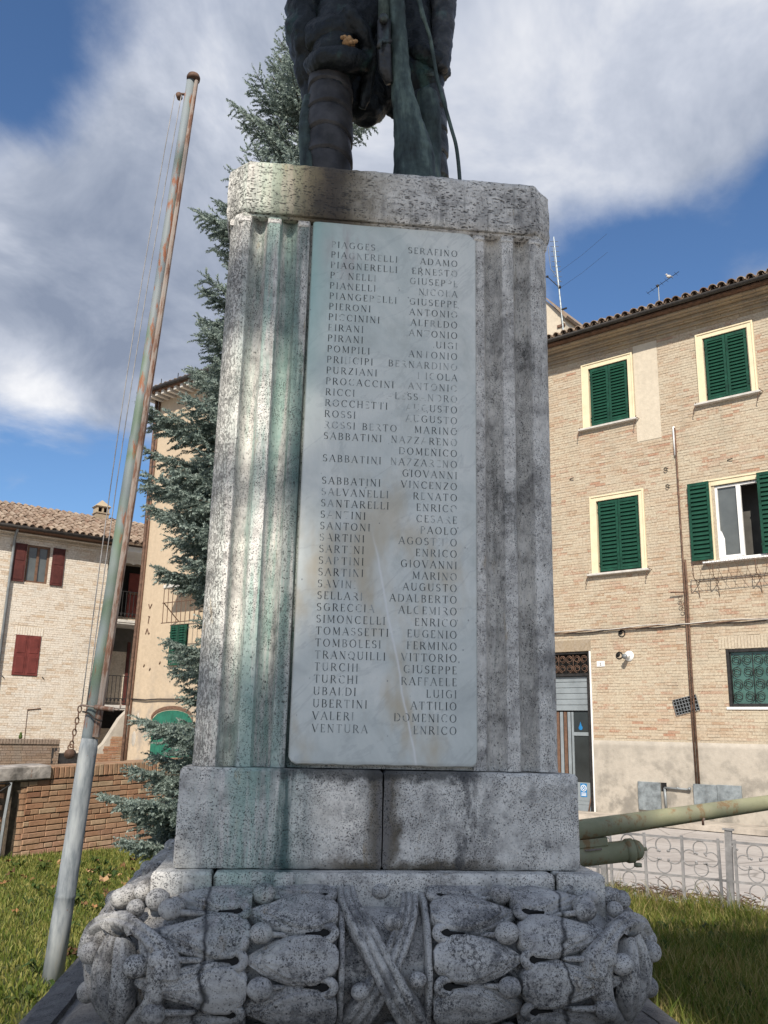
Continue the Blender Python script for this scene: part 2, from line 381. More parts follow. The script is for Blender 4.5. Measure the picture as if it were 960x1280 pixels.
def f_gun(N, b, o):
    n = N.noise(N.scale(o, (.7, 1, 1)), 5, 6, .65); s = N.noise(N.scale(o, (1, 1, .4)), 17, 4, .7)
    c = N.ramp(n, [(.3, (.225, .225, .13)), (.5, (.30, .295, .18)), (.7, (.34, .32, .22))])
    c = N.mix(N.mul(N.ss(N.add(N.mul(n, .5), N.mul(s, .5)), .53, .60), .75), c, (.27, .15, .06))
    rgb(b, N, c); b.inputs['Roughness'].default_value = .65; N.put(b.inputs['Normal'], N.bump(s, .25, .004))
mat('gun_green', f_gun)
mat('fence_paint', m_plain((.28, .27, .265), .6, .25, 14))
def f_street(N, b, o):
    n = N.noise(o, .6, 6, .65); m = N.noise(o, 8, 5, .7); cr = N.vor(N.scale(o, (1, 1, 1)), .7, 'DISTANCE_TO_EDGE')
    c = N.ramp(N.add(N.mul(n, .6), N.mul(m, .4)), [(.35, (.30, .27, .25)), (.5, (.40, .37, .345)), (.65, (.47, .44, .41))])
    c = N.mix(N.mul(N.ss(cr, .018, .0), .6), c, (.12, .11, .10))
    rgb(b, N, c); N.put(b.inputs['Normal'], N.bump(m, .3, .01))
mat('street_surface', f_street)
mat('paving', m_plain((.42, .37, .31), .9, .3, 3))
mat('far_ground', m_plain((.22, .20, .16), .95, .3, .2))
def f_soil(N, b, o):
    n = N.noise(o, 2.2, 5, .65)
    rgb(b, N, N.ramp(n, [(.35, (.045, .055, .018)), (.6, (.085, .095, .03))]))
mat('lawn_soil', f_soil)
def f_grass(c0, c1, c2, sp):
    def f(N, b, o):
        ge = N.node('ShaderNodeNewGeometry'); r = ge.outputs['Random Per Island']
        n = N.noise(ge.outputs['Position'], 1.7, 4, .6)
        c = N.ramp(N.add(N.mul(r, .55), N.mul(n, .5)), [(.28, c0), (.52, c1), (sp, c2)])
        rgb(b, N, c); b.inputs['Roughness'].default_value = .6
        tr = N.node('ShaderNodeBsdfTranslucent'); N.put(tr.inputs[0], c)
        mx = N.node('ShaderNodeMixShader'); mx.inputs[0].default_value = .3
        out = N.n['Material Output']; N.l.new(b.outputs[0], mx.inputs[1]); N.l.new(tr.outputs[0], mx.inputs[2]); N.l.new(mx.outputs[0], out.inputs[0])
    return f
mat('grass_left', f_grass((.075, .115, .016), (.165, .19, .034), (.32, .29, .09), .78))
mat('grass_right', f_grass((.09, .14, .018), (.19, .215, .035), (.42, .33, .14), .78))
mat('needles', f_grass((.13, .17, .145), (.24, .30, .26), (.38, .44, .39), .80))
mat('bark', m_plain((.07, .05, .035), .95, .3, 12))
mat('broadleaf', f_grass((.03, .06, .012), (.06, .10, .02), (.12, .13, .03), .9))
def f_leaf(N, b, o):
    oi = N.node('ShaderNodeObjectInfo').outputs['Random']
    c = N.ramp(oi, [(.05, (.10, .055, .025)), (.3, (.20, .11, .045)), (.5, (.29, .15, .06)), (.7, (.36, .24, .11)), (.85, (.27, .09, .045)), (.97, (.42, .32, .17))])
    c = N.mix(N.ss(N.noise(o, 30, 4, .7), .5, .7), c, (.10, .055, .025)); rgb(b, N, c)
mat('autumn_leaf', f_leaf)
mat('dead_wood', m_plain((.13, .09, .065), .9, .4, 20))

# ------------------------------------------------------------------ mesh helpers
def newmesh(name, V, F, material=None, smooth=False):
    me = bpy.data.meshes.new(name)
    if isinstance(V, np.ndarray): V = V.tolist()
    if isinstance(F, np.ndarray): F = F.tolist()
    me.from_pydata(V, [], F); me.update()
    if material: me.materials.append(MATS[material])
    if smooth: me.polygons.foreach_set('use_smooth', [True]*len(me.polygons))
    return me
def link(name, me, parent=None, loc=None, rot=None, scale=None):
    o = bpy.data.objects.new(name, me); COL.objects.link(o)
    if parent is not None: o.parent = parent
    if loc is not None: o.location = loc
    if rot is not None: o.rotation_euler = rot
    if scale is not None: o.scale = scale
    return o
def tag(o, label=None, cat=None, group=None, kind=None):
    for k, v in (('label', label), ('category', cat), ('group', group), ('kind', kind)):
        if v: o[k] = v
    return o
def thing(name, label, cat, loc=(0, 0, 0), rz=0, group=None):
    o = link(name, None, None, loc, (0, 0, rz)); o.empty_display_size = .2
    return tag(o, label, cat, group)

BOXF = [(0, 3, 2, 1), (4, 5, 6, 7), (0, 1, 5, 4), (1, 2, 6, 5), (2, 3, 7, 6), (3, 0, 4, 7)]
class MB:
    """collects primitives that form ONE part"""
    def __init__(s): s.V = []; s.F = []
    def raw(s, V, F, M=None):
        b = len(s.V)
        if M is not None: V = [tuple(M @ Vector(v)) for v in V]
        s.V += [tuple(v) for v in V]; s.F += [tuple(i+b for i in f) for f in F]; return s
    def box(s, x0, x1, y0, y1, z0, z1, M=None):
        return s.raw([(x0, y0, z0), (x1, y0, z0), (x1, y1, z0), (x0, y1, z0), (x0, y0, z1), (x1, y0, z1), (x1, y1, z1), (x0, y1, z1)], BOXF, M)
    def bbox(s, x0, x1, y0, y1, z0, z1, c=.004, M=None):
        """box with the front (-y) edges chamfered"""
        V = [(x0+c, y0, z0+c), (x1-c, y0, z0+c), (x1-c, y0, z1-c), (x0+c, y0, z1-c), (x0, y0+c, z0), (x1, y0+c, z0), (x1, y0+c, z1), (x0, y0+c, z1), (x0, y1, z0), (x1, y1, z0), (x1, y1, z1), (x0, y1, z1)]
        F = [(0, 1, 2, 3), (4, 5, 1, 0), (5, 6, 2, 1), (6, 7, 3, 2), (7, 4, 0, 3), (8, 9, 5, 4), (9, 10, 6, 5), (10, 11, 7, 6), (11, 8, 4, 7)]
        return s.raw(V, F, M)
    def tube(s, pts, rad, n=8, cap=True, sx=1.0):
        V, F = tube_vf(pts, rad, n, cap); return s.raw(V, F)
    def ball(s, c, r, n=10, m=7, M=None):
        rx, ry, rz = (r, r, r) if isinstance(r, (int, float)) else r
        V = [(c[0], c[1], c[2]+rz)]
        for i in range(1, m):
            t = PI*i/m
            for j in range(n):
                a = 2*PI*j/n; V.append((c[0]+rx*math.sin(t)*math.cos(a), c[1]+ry*math.sin(t)*math.sin(a), c[2]+rz*math.cos(t)))
        V.append((c[0], c[1], c[2]-rz)); F = []
        for j in range(n): F.append((0, 1+j, 1+(j+1) % n))
        for i in range(m-2):
            for j in range(n):
                a = 1+i*n+j; b_ = 1+i*n+(j+1) % n; F.append((a, a+n, b_+n, b_))
        L = len(V)-1; o = 1+(m-2)*n
        for j in range(n): F.append((L, o+(j+1) % n, o+j))
        return s.raw(V, F, M)
    def build(s, name, material, parent=None, smooth=False, **kw):
        return link(name, newmesh(name, s.V, s.F, material, smooth), parent, **kw)

def tube_vf(pts, rad, n=8, cap=True, up=None):
    pts = [Vector(p) for p in pts]; k = len(pts)
    if isinstance(rad, (int, float, tuple)): rad = [rad]*k
    V = []; F = []; prev = None
    for i, p in enumerate(pts):
        t = (pts[min(i+1, k-1)]-pts[max(i-1, 0)]).normalized()
        if prev is None:
            a = Vector((0, 0, 1)) if abs(t.z) < .9 else Vector((1, 0, 0))
            u = t.cross(a).normalized()
        else:
            u = (prev - t*prev.dot(t)).normalized()
        prev = u; w = t.cross(u)
        r = rad[i]; ru, rw = (r, r) if isinstance(r, (int, float)) else r
        for j in range(n):
            a = 2*PI*j/n; V.append(tuple(p+u*(math.cos(a)*ru)+w*(math.sin(a)*rw)))
    for i in range(k-1):
        for j in range(n):
            a = i*n+j; b = i*n+(j+1) % n; F.append((a, b, b+n, a+n))
    if cap: F.append(tuple(range(n-1, -1, -1))); F.append(tuple((k-1)*n+j for j in range(n)))
    return V, F

def smooth_pts(P, m=4):
    """Catmull-Rom through the points"""
    P = [Vector(p) for p in P]; out = []
    for i in range(len(P)-1):
        a = P[max(i-1, 0)]; b = P[i]; c = P[i+1]; d = P[min(i+2, len(P)-1)]
        for k in range(m):
            t = k/m
            out.append(.5*((2*b)+(c-a)*t+(2*a-5*b+4*c-d)*t*t+(-a+3*b-3*c+d)*t**3))
    out.append(P[-1]); return out

def wall_mesh(x0, x1, z0, z1, holes, th, y=0.0):
    """front face at y with openings (x0,x1,z0,z1), reveals th deep"""
    xs = sorted({x0, x1, *[h[0] for h in holes], *[h[1] for h in holes]}); zs = sorted({z0, z1, *[h[2] for h in holes], *[h[3] for h in holes]})
    xs = [v for v in xs if x0 <= v <= x1]; zs = [v for v in zs if z0 <= v <= z1]
    mb = MB()
    for a, b in zip(xs, xs[1:]):
        for c, d in zip(zs, zs[1:]):
            mx, mz = (a+b)/2, (c+d)/2
            if any(h[0] < mx < h[1] and h[2] < mz < h[3] for h in holes): continue
            mb.raw([(a, y, c), (b, y, c), (b, y, d), (a, y, d)], [(0, 1, 2, 3)])
    for h in holes:
        a, b, c, d = h[:4]; t = y+th
        mb.raw([(a, y, c), (b, y, c), (b, y, d), (a, y, d), (a, t, c), (b, t, c), (b, t, d), (a, t, d)], [(0, 4, 5, 1), (1, 5, 6, 2), (2, 6, 7, 3), (3, 7, 4, 0)])
    mb.raw([(x0, y, z0), (x1, y, z0), (x1, y, z1), (x0, y, z1), (x0, y+.35, z0), (x1, y+.35, z0), (x1, y+.35, z1), (x0, y+.35, z1)], [(0, 3, 7, 4), (1, 5, 6, 2), (3, 2, 6, 7), (0, 4, 5, 1)])
    return mb

def brick_field(x0, x1, z0, z1, holes, ch=.062, bl=.26, joint=.009, proud=(.003, .012), y=0.0, seed=1):
    r = random.Random(seed); mb = MB(); z = z0; row = 0
    while z+ch <= z1+1e-6:
        zt = z+ch-joint
        iv = [(x0, x1)]
        for h in holes:
            if h[3] > z and h[2] < zt:
                nv = []
                for a, b in iv:
                    if h[1] <= a or h[0] >= b: nv.append((a, b)); continue
                    if h[0]-a > .02: nv.append((a, h[0]))
                    if b-h[1] > .02: nv.append((h[1], b))
                iv = nv
        for a, b in iv:
            x = a - (bl/2 if row % 2 else 0) + r.uniform(-.03, .03)
            while x < b:
                L = bl if r.random() < .72 else bl*.5
                xa, xb = max(x, a), min(x+L-joint, b)
                if xb-xa > .02:
                    p = r.uniform(*proud); dz = r.uniform(-.003, .003)
                    X0, X1, Z0, Z1, Y0, Y1 = xa, xb, z+dz, zt+dz, y-p, y+.002
                    mb.raw([(X0, Y0, Z0), (X1, Y0, Z0), (X1, Y0, Z1), (X0, Y0, Z1), (X0, Y1, Z0), (X1, Y1, Z0), (X1, Y1, Z1), (X0, Y1, Z1)],
                           [(0, 1, 2, 3), (4, 0, 3, 7), (1, 5, 6, 2), (3, 2, 6, 7), (4, 5, 1, 0)])
                x += L
        z += ch; row += 1
    return mb

def grid_faces(nu, nv, wrap=False):
    F = []
    for i in range(nu-1):
        for j in range(nv if wrap else nv-1):
            a = i*nv+j; b = i*nv+(j+1) % nv
            F.append((a, b, b+nv, a+nv))
    return F
def rnoise(P, scale, seed=0):
    """cheap smooth value noise on numpy points"""
    r = np.random.default_rng(seed); out = np.zeros(len(P))
    for k in range(6):
        d = r.normal(size=3)*scale*(1+.6*k); out += np.sin(P@d + r.uniform(0, 6.28))/(1+.6*k)
    return out/3.0

# ================================================================== MONUMENT
MC = Vector((-.065, 4.21, 0)); MR = math.radians(6)
monument = thing('war_memorial', 'tall weathered travertine pedestal with engraved marble name tablet and carved laurel garland at its foot', 'monument', MC, MR)

def outline(a, rc, n=40, corner='round', nc=6):
    """closed outline of a square with half width a, ccw from the front right corner"""
    P = []
    for k in range(4):
        ca, sa = math.cos(k*PI/2), math.sin(k*PI/2)
        loc = [(-(a-rc) + 2*(a-rc)*i/n, -a) for i in range(n)]
        if corner == 'round': loc += [(a-rc+rc*math.sin(t), -a+rc-rc*math.cos(t)) for t in [PI/2*i/nc for i in range(nc)]]
        else: loc += [(a-rc+rc*i/nc, -a+rc*i/nc) for i in range(nc)]
        P += [(x*ca-y*sa, x*sa+y*ca) for x, y in loc]
    return P
def loft(name, rings, material, parent, noise=(.003, 9), seed=3, smooth=True, close=True):
    """rings: list of (outline points, z)"""
    V = []; n = len(rings[0][0])
    for P, z in rings:
        for x, y in P: V.append((x, y, z))
    V = np.array(V)
    amp, sc = noise
    if amp:
        V[:, 0] += amp*rnoise(V, sc, seed); V[:, 1] += amp*rnoise(V, sc, seed+1); V[:, 2] += amp*.8*rnoise(V, sc, seed+2)
        V += rng.normal(size=V.shape)*amp*.25
    F = [f for f in grid_faces(len(rings), n, True)]
    if close: F += [tuple(range(n-1, -1, -1)), tuple((len(rings)-1)*n+j for j in range(n))]
    o = link(name, newmesh(name, V, F, material, False), parent)
    if smooth:
        for p in o.data.polygons: p.use_smooth = True
        try: o.data.set_sharp_from_angle(angle=math.radians(38))
        except Exception: pass
    return o

# shaft with fluted borders on every face
prof = [(0, .030), (.12, .030), (.24, .030), (.360, .030), (.366, .004), (.372, 0), (.412, 0), (.4165, .003)]
def flute(a, b, d): return [(a+.0015, .016)]+[(a+(b-a)*i/7, .016+(d-.016)*math.sin(PI*i/7)**.8) for i in range(1, 7)]+[(b-.0015, .016)]
prof += flute(.418, .492, .056)+[(.4935, .003), (.497, -.005), (.546, -.005), (.5495, .003)]+flute(.551, .620, .056)+[(.6215, .003), (.626, -.005), (.652, -.005), (.672, .006), (.690, .020), (.703, .038)]
half = [(x, -.71+d) for x, d in prof]
face = [(-x, y) for x, y in reversed(half[1:])]+half
shaft_out = []
for k in range(4):
    ca, sa = math.cos(k*PI/2), math.sin(k*PI/2); shaft_out += [(x*ca-y*sa, x*sa+y*ca) for x, y in face]
zl = np.linspace(1.362, 3.70, 90)
loft('shaft', [(shaft_out, z) for z in zl], 'travertine_shaft', monument, (.0011, 11), 5)
# blind ends of the flutes and little heads of the fillets below the cap
mb = MB()
for k in range(4):
    Mx = Matrix.Rotation(k*PI/2, 4, 'Z')
    mb.bbox(-.66, .66, -.716, -.68, 3.684, 3.699, .004, Mx)
mb.build('neck_moulding', 'travertine_cap', monument)
for a, b in ((.374, .412), (.498, .545), (.627, .672)):
    mb = MB(); mb.bbox(-(b-a)/2-.006, (b-a)/2+.006, -.718, -.69, 3.655, 3.683, .006); me = newmesh('fillet_head', mb.V, mb.F, 'travertine_shaft')
    for k in range(4):
        for sx_ in (-1, 1): c = (a+b)/2*sx_; link('fillet_head', me, monument, (c*math.cos(k*PI/2), c*math.sin(k*PI/2), 0), (0, 0, k*PI/2))

cap = []
for z, a, rc in [(3.700, .700, .10), (3.698, .730, .10), (3.712, .738, .095), (3.74, .739, .09), (3.77, .738, .09), (3.80, .740, .09), (3.83, .738, .09), (3.86, .739, .09), (3.89, .738, .09), (3.915, .738, .09), (3.938, .737, .09), (3.948, .731, .09), (3.953, .716, .09), (3.954, .55, .08), (3.955, .3, .05)]:
    cap.append((outline(a, rc, 60, 'chamfer', 5), z))
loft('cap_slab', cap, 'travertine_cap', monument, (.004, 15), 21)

def seam_slab(x0, x1, a, z0, z1, nm, material, seed):
    """stone blocks of one course, cut by joints on x0..x1, side faces square"""
    n = max(6, int((x1-x0)/.03)); c = .012
    P = [(x0+(x1-x0)*i/n, -a) for i in range(n+1)]+[(x1, -a+(2*a)*i/30) for i in range(1, 31)]+[(x1-(x1-x0)*i/n, a) for i in range(1, n+1)]+[(x0, a-2*a*i/30) for i in range(1, 30)]
    cx = (x0+x1)/2
    def sh(P, d):
        return [(x+(d if x < cx else -d)*(1 if abs(x-cx) > (x1-x0)/2-1e-6 else 0), y+(d if y < 0 else -d)*(1 if abs(abs(y)-a) < 1e-6 else 0)) for x, y in P]
    R = [(sh(P, .03), z0)]+[(sh(P, d), z) for z, d in [(z0+.001, .006), (z0+c, 0)]+[(z0+c+(z1-z0-2*c)*i/9, 0) for i in range(1, 9)]+[(z1-c, 0), (z1-.001, .008), (z1, .03)]]
    return loft(nm, R, material, monument, (.0024, 13), seed)
# the high plain course in two stones, its foot flaring out slightly
seam_slab(-.748, .0055, .748, 1.008, 1.360, 'base_stone', 'travertine_block', 31)
seam_slab(.0095, .762, .748, 1.008, 1.358, 'base_stone', 'travertine_block', 41)
seam_slab(-.815, -.602, .812, .80, 1.006, 'step_stone', 'travertine_step', 51)
seam_slab(-.598, .643, .812, .80, 1.005, 'step_stone', 'travertine_step', 52)
seam_slab(.647, .832, .812, .80, 1.006, 'step_stone', 'travertine_step', 53)
low = []
for z, a in [(-.05, 1.50), (.10, 1.50), (.20, 1.49), (.225, 1.47), (.23, 1.415), (.245, 1.40), (.30, 1.385), (.325, 1.365), (.345, 1.28), (.352, 1.235), (.335, 1.225), (.345, 1.20), (.40, 1.15), (.44, 1.10), (.455, .9), (.80, .80)]:
    low.append((outline(a, .03, 50), z))
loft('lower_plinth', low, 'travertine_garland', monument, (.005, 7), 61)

# marble tablet
tz0, tz1, tx0, tx1 = 1.372, 3.688, -.353, .379
pts = [(tx0+.012, tz0+.012)] + [(tx0+.03+(tx1-tx0-.05)*i/24, tz0+rng.uniform(0, .006)) for i in range(25)]+[(tx1-.004, tz0+.02), (tx1, tz0+.06), (tx1, tz1-.035), (tx1-.012, tz1-.022), (tx1-.035, tz1-.004)]+[(tx1-.06-(tx1-tx0-.08)*i/8, tz1+rng.uniform(-.002, .001)) for i in range(9)]+[(tx0+.006, tz1-.002), (tx0, tz1-.012), (tx0, tz0+.03)]
n = len(pts); cx_, cz_ = (tx0+tx1)/2, (tz0+tz1)/2
def ins(d): return [(x+(d if x < cx_ else -d)*min(1, abs(x-cx_)/.33), z+(d if z < cz_ else -d)*(1 if abs(z-cz_) > 1.05 else 0)) for x, z in pts]
V = [(x, -.682, z) for x, z in pts]+[(x, -.7085, z) for x, z in pts]+[(x, -.7125, z) for x, z in ins(.004)]
F = [(j, (j+1) % n, n+(j+1) % n, n+j) for j in range(n)]+[(n+j, n+(j+1) % n, 2*n+(j+1) % n, 2*n+j) for j in range(n)]+[tuple(2*n+j for j in range(n))]
tablet = link('name_tablet', newmesh('name_tablet', V, F, 'marble_tablet'), monument)

# --- engraved roman capitals built from strokes (x0,z0,x1,z1,weight) on a unit-height cell
T, H = .115, .05
def arc(cx, cz, rx, rz, a0, a1, n=7, th=None):
    out = []
    for i in range(n):
        t0 = math.radians(a0+(a1-a0)*i/n); t1 = math.radians(a0+(a1-a0)*(i+1)/n)
        w = th if th else H+(T-H)*abs(math.cos((t0+t1)/2))**1.3
        out.append((cx+rx*math.cos(t0), cz+rz*math.sin(t0), cx+rx*math.cos(t1), cz+rz*math.sin(t1), w))
    return out
def sf(x, z, w=.20): return [(x-w/2, z, x+w/2, z, H*.8)]
GL = {
 'I': (.28, [(.14, 0, .14, 1, T)]+sf(.14, .02)+sf(.14, .98)),
 'L': (.62, [(.14, 0, .14, 1, T), (.14, .03, .56, .03, H), (.56, .0, .58, .2, H)]+sf(.14, .98)),
 'E': (.60, [(.14, 0, .14, 1, T), (.14, .03, .54, .03, H), (.14, .52, .44, .52, H), (.14, .97, .52, .97, H), (.54, 0, .56, .18, H), (.52, .82, .52, 1, H)]),
 'F': (.58, [(.14, 0, .14, 1, T), (.14, .52, .44, .52, H), (.14, .97, .53, .97, H), (.53, .82, .53, 1, H)]+sf(.14, .02)),
 'T': (.74, [(.37, 0, .37, 1, T), (.05, .97, .69, .97, H), (.05, .82, .05, 1, H), (.69, .82, .69, 1, H)]+sf(.37, .02)),
 'H': (.84, [(.14, 0, .14, 1, T), (.70, 0, .70, 1, T), (.14, .52, .7, .52, H)]+sf(.14, .98)+sf(.7, .98)+sf(.14, .02)+sf(.7, .02)),
 'N': (.86, [(.14, 0, .14, 1, H), (.12, 1, .72, 0, T), (.72, 0, .72, 1, H)]+sf(.14, .02)+sf(.72, .98)),
 'M': (1.0, [(.14, 0, .14, 1, H), (.14, 1, .5, .12, T), (.5, .12, .84, 1, H), (.86, 0, .86, 1, T)]+sf(.14, .02)+sf(.86, .02)),
 'A': (.84, [(.06, 0, .42, 1, H), (.42, 1, .78, 0, T), (.20, .36, .64, .36, H)]+sf(.06, .02)+sf(.78, .02)),
 'V': (.82, [(.06, 1, .42, 0, T), (.42, 0, .76, 1, H)]+sf(.06, .98)+sf(.76, .98)),
 'Z': (.72, [(.08, .97, .64, .97, H), (.64, .97, .08, .03, T), (.08, .03, .66, .03, H)]),
 'U': (.84, [(.14, .32, .14, 1, T), (.70, .32, .70, 1, H)]+arc(.42, .32, .28, .31, 180, 360)+sf(.14, .98)+sf(.7, .98)),
 'O': (.92, arc(.46, .5, .38, .49, 0, 360, 14)),
 'Q': (.92, arc(.46, .5, .38, .49, 0, 360, 14)+[(.5, .15, .85, -.12, T)]),
 'C': (.84, arc(.48, .5, .38, .49, 45, 315, 11)+[(.75, .72, .75, .95, H)]),
 'G': (.90, arc(.48, .5, .38, .49, 45, 320, 11)+[(.76, .10, .76, .46, T), (.62, .46, .86, .46, H)]),
 'D': (.86, [(.14, 0, .14, 1, T), (.14, .97, .4, .97, H), (.14, .03, .4, .03, H)]+arc(.40, .5, .38, .47, 90, -90, 8)),
 'P': (.66, [(.14, 0, .14, 1, T), (.14, .97, .34, .97, H), (.14, .48, .34, .48, H)]+arc(.34, .725, .25, .245, 90, -90, 6)+sf(.14, .02)),
 'B': (.70, [(.14, 0, .14, 1, T), (.14, .97, .34, .97, H), (.14, .52, .36, .52, H), (.14, .03, .36, .03, H)]+arc(.34, .745, .22, .225, 90, -90, 6)+arc(.36, .275, .26, .245, 90, -90, 6)),
 'R': (.78, [(.14, 0, .14, 1, T), (.14, .97, .34, .97, H), (.14, .50, .34, .50, H), (.36, .5, .74, 0, T)]+arc(.34, .735, .25, .235, 90, -90, 6)+sf(.14, .02)),
 'S': (.62, arc(.31, .74, .22, .235, 30, 270, 8)+arc(.31, .27, .24, .245, 90, -150, 8)),
 ' ': (.45, [])}
def engrave(text, x, z, h, right=False, wear=.2, seed=0, wide=1.0, gap=.20):
    r = random.Random(seed); total = sum(GL[c][0]*wide+gap for c in text)*h - gap*h
    if right: x = x-total
    V = []; F = []; mi = []
    for c in text:
        w, strokes = GL[c]; lw = r.random() < wear*.55
        for (a, b, c2, d, t) in strokes:
            p = r.random(); k = 0
            if t < .08: k = 0 if p > .50+wear*.5 else (1 if p > .25 else 2)
            elif p < wear: k = 1
            if lw: k = min(2, k+1) if p > .45 else 2
            if lw and p < .22: continue
            x0, z0, x1, z1 = x+a*h*wide, z+b*h, x+c2*h*wide, z+d*h
            dx, dz = x1-x0, z1-z0; L = math.hypot(dx, dz) or 1e-6; e = t*h*.12
            nx, nz = -dz/L*t*h/2, dx/L*t*h/2; ux, uz = dx/L*e, dz/L*e
            y = -.7131-.0002*k; i = len(V)
            V += [(x0-ux+nx, y, z0-uz+nz), (x0-ux-nx, y, z0-uz-nz), (x1+ux-nx, y, z1+uz-nz), (x1+ux+nx, y, z1+uz+nz)]
            F.append((i, i+1, i+2, i+3) if False else (i, i+3, i+2, i+1)[::-1]); mi.append(k)
        x += (w*wide+gap)*h
    me = newmesh('engraved_name', V, F)
    for m_ in ('lettering_dark', 'lettering_worn', 'lettering_faint'): me.materials.append(MATS[m_])
    me.polygons.foreach_set('material_index', mi)
    return link('engraved_name', me, tablet)
ROWS = [('PIAGGESI', 'SERAFINO'), ('PIAGNERELLI', 'ADAMO'), ('PIAGNERELLI', 'ERNESTO'), ('PIANELLI', 'GIUSEPPE'), ('PIANELLI', 'NICOLA'), ('PIANGERELLI', 'GIUSEPPE'),
 ('PIERONI', 'ANTONIO'), ('PICCININI', 'ALFREDO'), ('PIRANI', 'ANTONIO'), ('PIRANI', 'LUIGI'), ('POMPILI', 'ANTONIO'), ('PRINCIPI', 'BERNARDINO'), ('PURZIANI', 'NICOLA'),
 ('PROCACCINI', 'ANTONIO'), ('RICCI', 'ALESSANDRO'), ('ROCCHETTI', 'AUGUSTO'), ('ROSSI', 'AUGUSTO'), ('ROSSI BERTO', 'MARINO'), ('SABBATINI', 'NAZZARENO'), ('', 'DOMENICO'),
 ('SABBATINI', 'NAZZARENO'), ('', 'GIOVANNI'), ('SABBATINI', 'VINCENZO'), ('SALVANELLI', 'RENATO'), ('SANTARELLI', 'ENRICO'), ('SANTINI', 'CESARE'), ('SANTONI', 'PAOLO'),
 ('SARTINI', 'AGOSTINO'), ('SARTINI', 'ENRICO'), ('SARTINI', 'GIOVANNI'), ('SARTINI', 'MARINO'), ('SAVINI', 'AUGUSTO'), ('SELLARI', 'ADALBERTO'), ('SGRECCIA', 'ALGEMIRO'),
 ('SIMONCELLI', 'ENRICO'), ('TOMASSETTI', 'EUGENIO'), ('TOMBOLESI', 'FERMINO'), ('TRANQUILLI', 'VITTORIO'), ('TURCHI', 'GIUSEPPE'), ('TURCHI', 'RAFFAELE'), ('UBALDI', 'LUIGI'),
 ('UBERTINI', 'ATTILIO'), ('VALERI', 'DOMENICO'), ('VENTURA', 'ENRICO')]
for i, (a, b) in enumerate(ROWS):
    z = 3.563 - i*(3.563-1.495)/43 - .022*math.sin(PI*i/43)
    h = .0305
    if a: engrave(a, -.269, z, h, False, .85 if i in (0, 1, 17, 43) else .38, 100+i, 1.0, .26)
    engrave(b, .294, z+.001, h, True, 1.25 if i in (11, 12, 13) else (.85 if i in (2, 3, 4, 10, 14, 15, 16, 18, 20, 25, 27) else .38), 300+i, 1.0, .26)

# --- laurel garland
GA, GRC, GZ, GRO, GRZ = .78, .15, .700, .235, .232
GL_S = 2*(GA-GRC); GL_C = GRC*PI/2; GPER = GL_S+GL_C
def gpoint(s, th, h):
    s = np.asarray(s, float); th = np.radians(np.asarray(th, float)); h = np.asarray(h, float)
    k = np.floor((s+GPER/2)/GPER); q = s-k*GPER
    over = np.clip(np.abs(q)-GL_S/2, 0, None); phi = over/GRC; sg = np.sign(q)
    cx = np.where(over > 0, sg*(GA-GRC+GRC*np.sin(phi)), q); cy = np.where(over > 0, -GA+GRC-GRC*np.cos(phi), -GA)
    nx = np.where(over > 0, sg*np.sin(phi), 0); ny = np.where(over > 0, -np.cos(phi), -1)
    ro = (GRO+h)*np.cos(th); rz = (GRZ+h)*np.sin(th)
    x = cx+nx*ro; y = cy+ny*ro; z = GZ+rz
    a = k*PI/2; ca, sa = np.cos(a), np.sin(a)
    return np.stack([x*ca-y*sa, x*sa+y*ca, z+0*x], -1)
ns, nt = 420, 46
S_, TH_ = np.meshgrid(np.linspace(0, 4*GPER, ns, endpoint=False), np.linspace(-115, 125, nt), indexing='ij')
core = gpoint(S_.ravel(), TH_.ravel(), -.036 + 0*S_.ravel())
core += (rnoise(core, 18, 9)*.006)[:, None]*0.7
F = []
for i in range(ns):
    for j in range(nt-1):
        a = i*nt+j; b = ((i+1) % ns)*nt+j; F.append((a, b, b+1, a+1))
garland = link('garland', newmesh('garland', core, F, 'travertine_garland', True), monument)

def leaf_mesh(s0, s1, th0, W, h0, seed, droop=0.0):
    nu, nv = 22, 15; r = random.Random(seed); ph = r.uniform(0, 6)
    u, v = np.meshgrid(np.linspace(0, 1, nu), np.linspace(-1, 1, nv), indexing='ij')
    w = np.minimum(1.0, (u/.16+.10)**.5)*np.clip(1-((u-.42).clip(0)/.585)**1.75, 0.015, 1)
    base_n = 1-.28*np.exp(-((u-.13)/.07)**2)
    w = w*base_n
    rad = GRO
    s = s0+(s1-s0)*u + .012*np.abs(v)*(1 if s1 < s0 else -1)*np.sin(PI*u)*0
    th = th0+np.degrees(v*w*W/rad)+droop*u*u
    h = h0*(1-.22*np.abs(v)**3)*(.88+.14*np.sin(PI*np.clip(u, 0, 1)**.8))-.004*np.exp(-((np.abs(v)-.55)/.07)**2)*(u > .12)
    h = h-.010*np.exp(-(v/.06)**2)*np.clip(u*3, 0, 1)*(1-u)
    h = h+.002*np.sin(ph+9*u+3*v)-.040*(np.abs(v) > .97)-.03*(u > .985)
    P = gpoint(s.ravel(), th.ravel(), h.ravel()); P += (rnoise(P, 45, seed % 7)*.0012)[:, None]
    me = newmesh('leaf', P, grid_faces(nu, nv), 'travertine_garland', True); return me
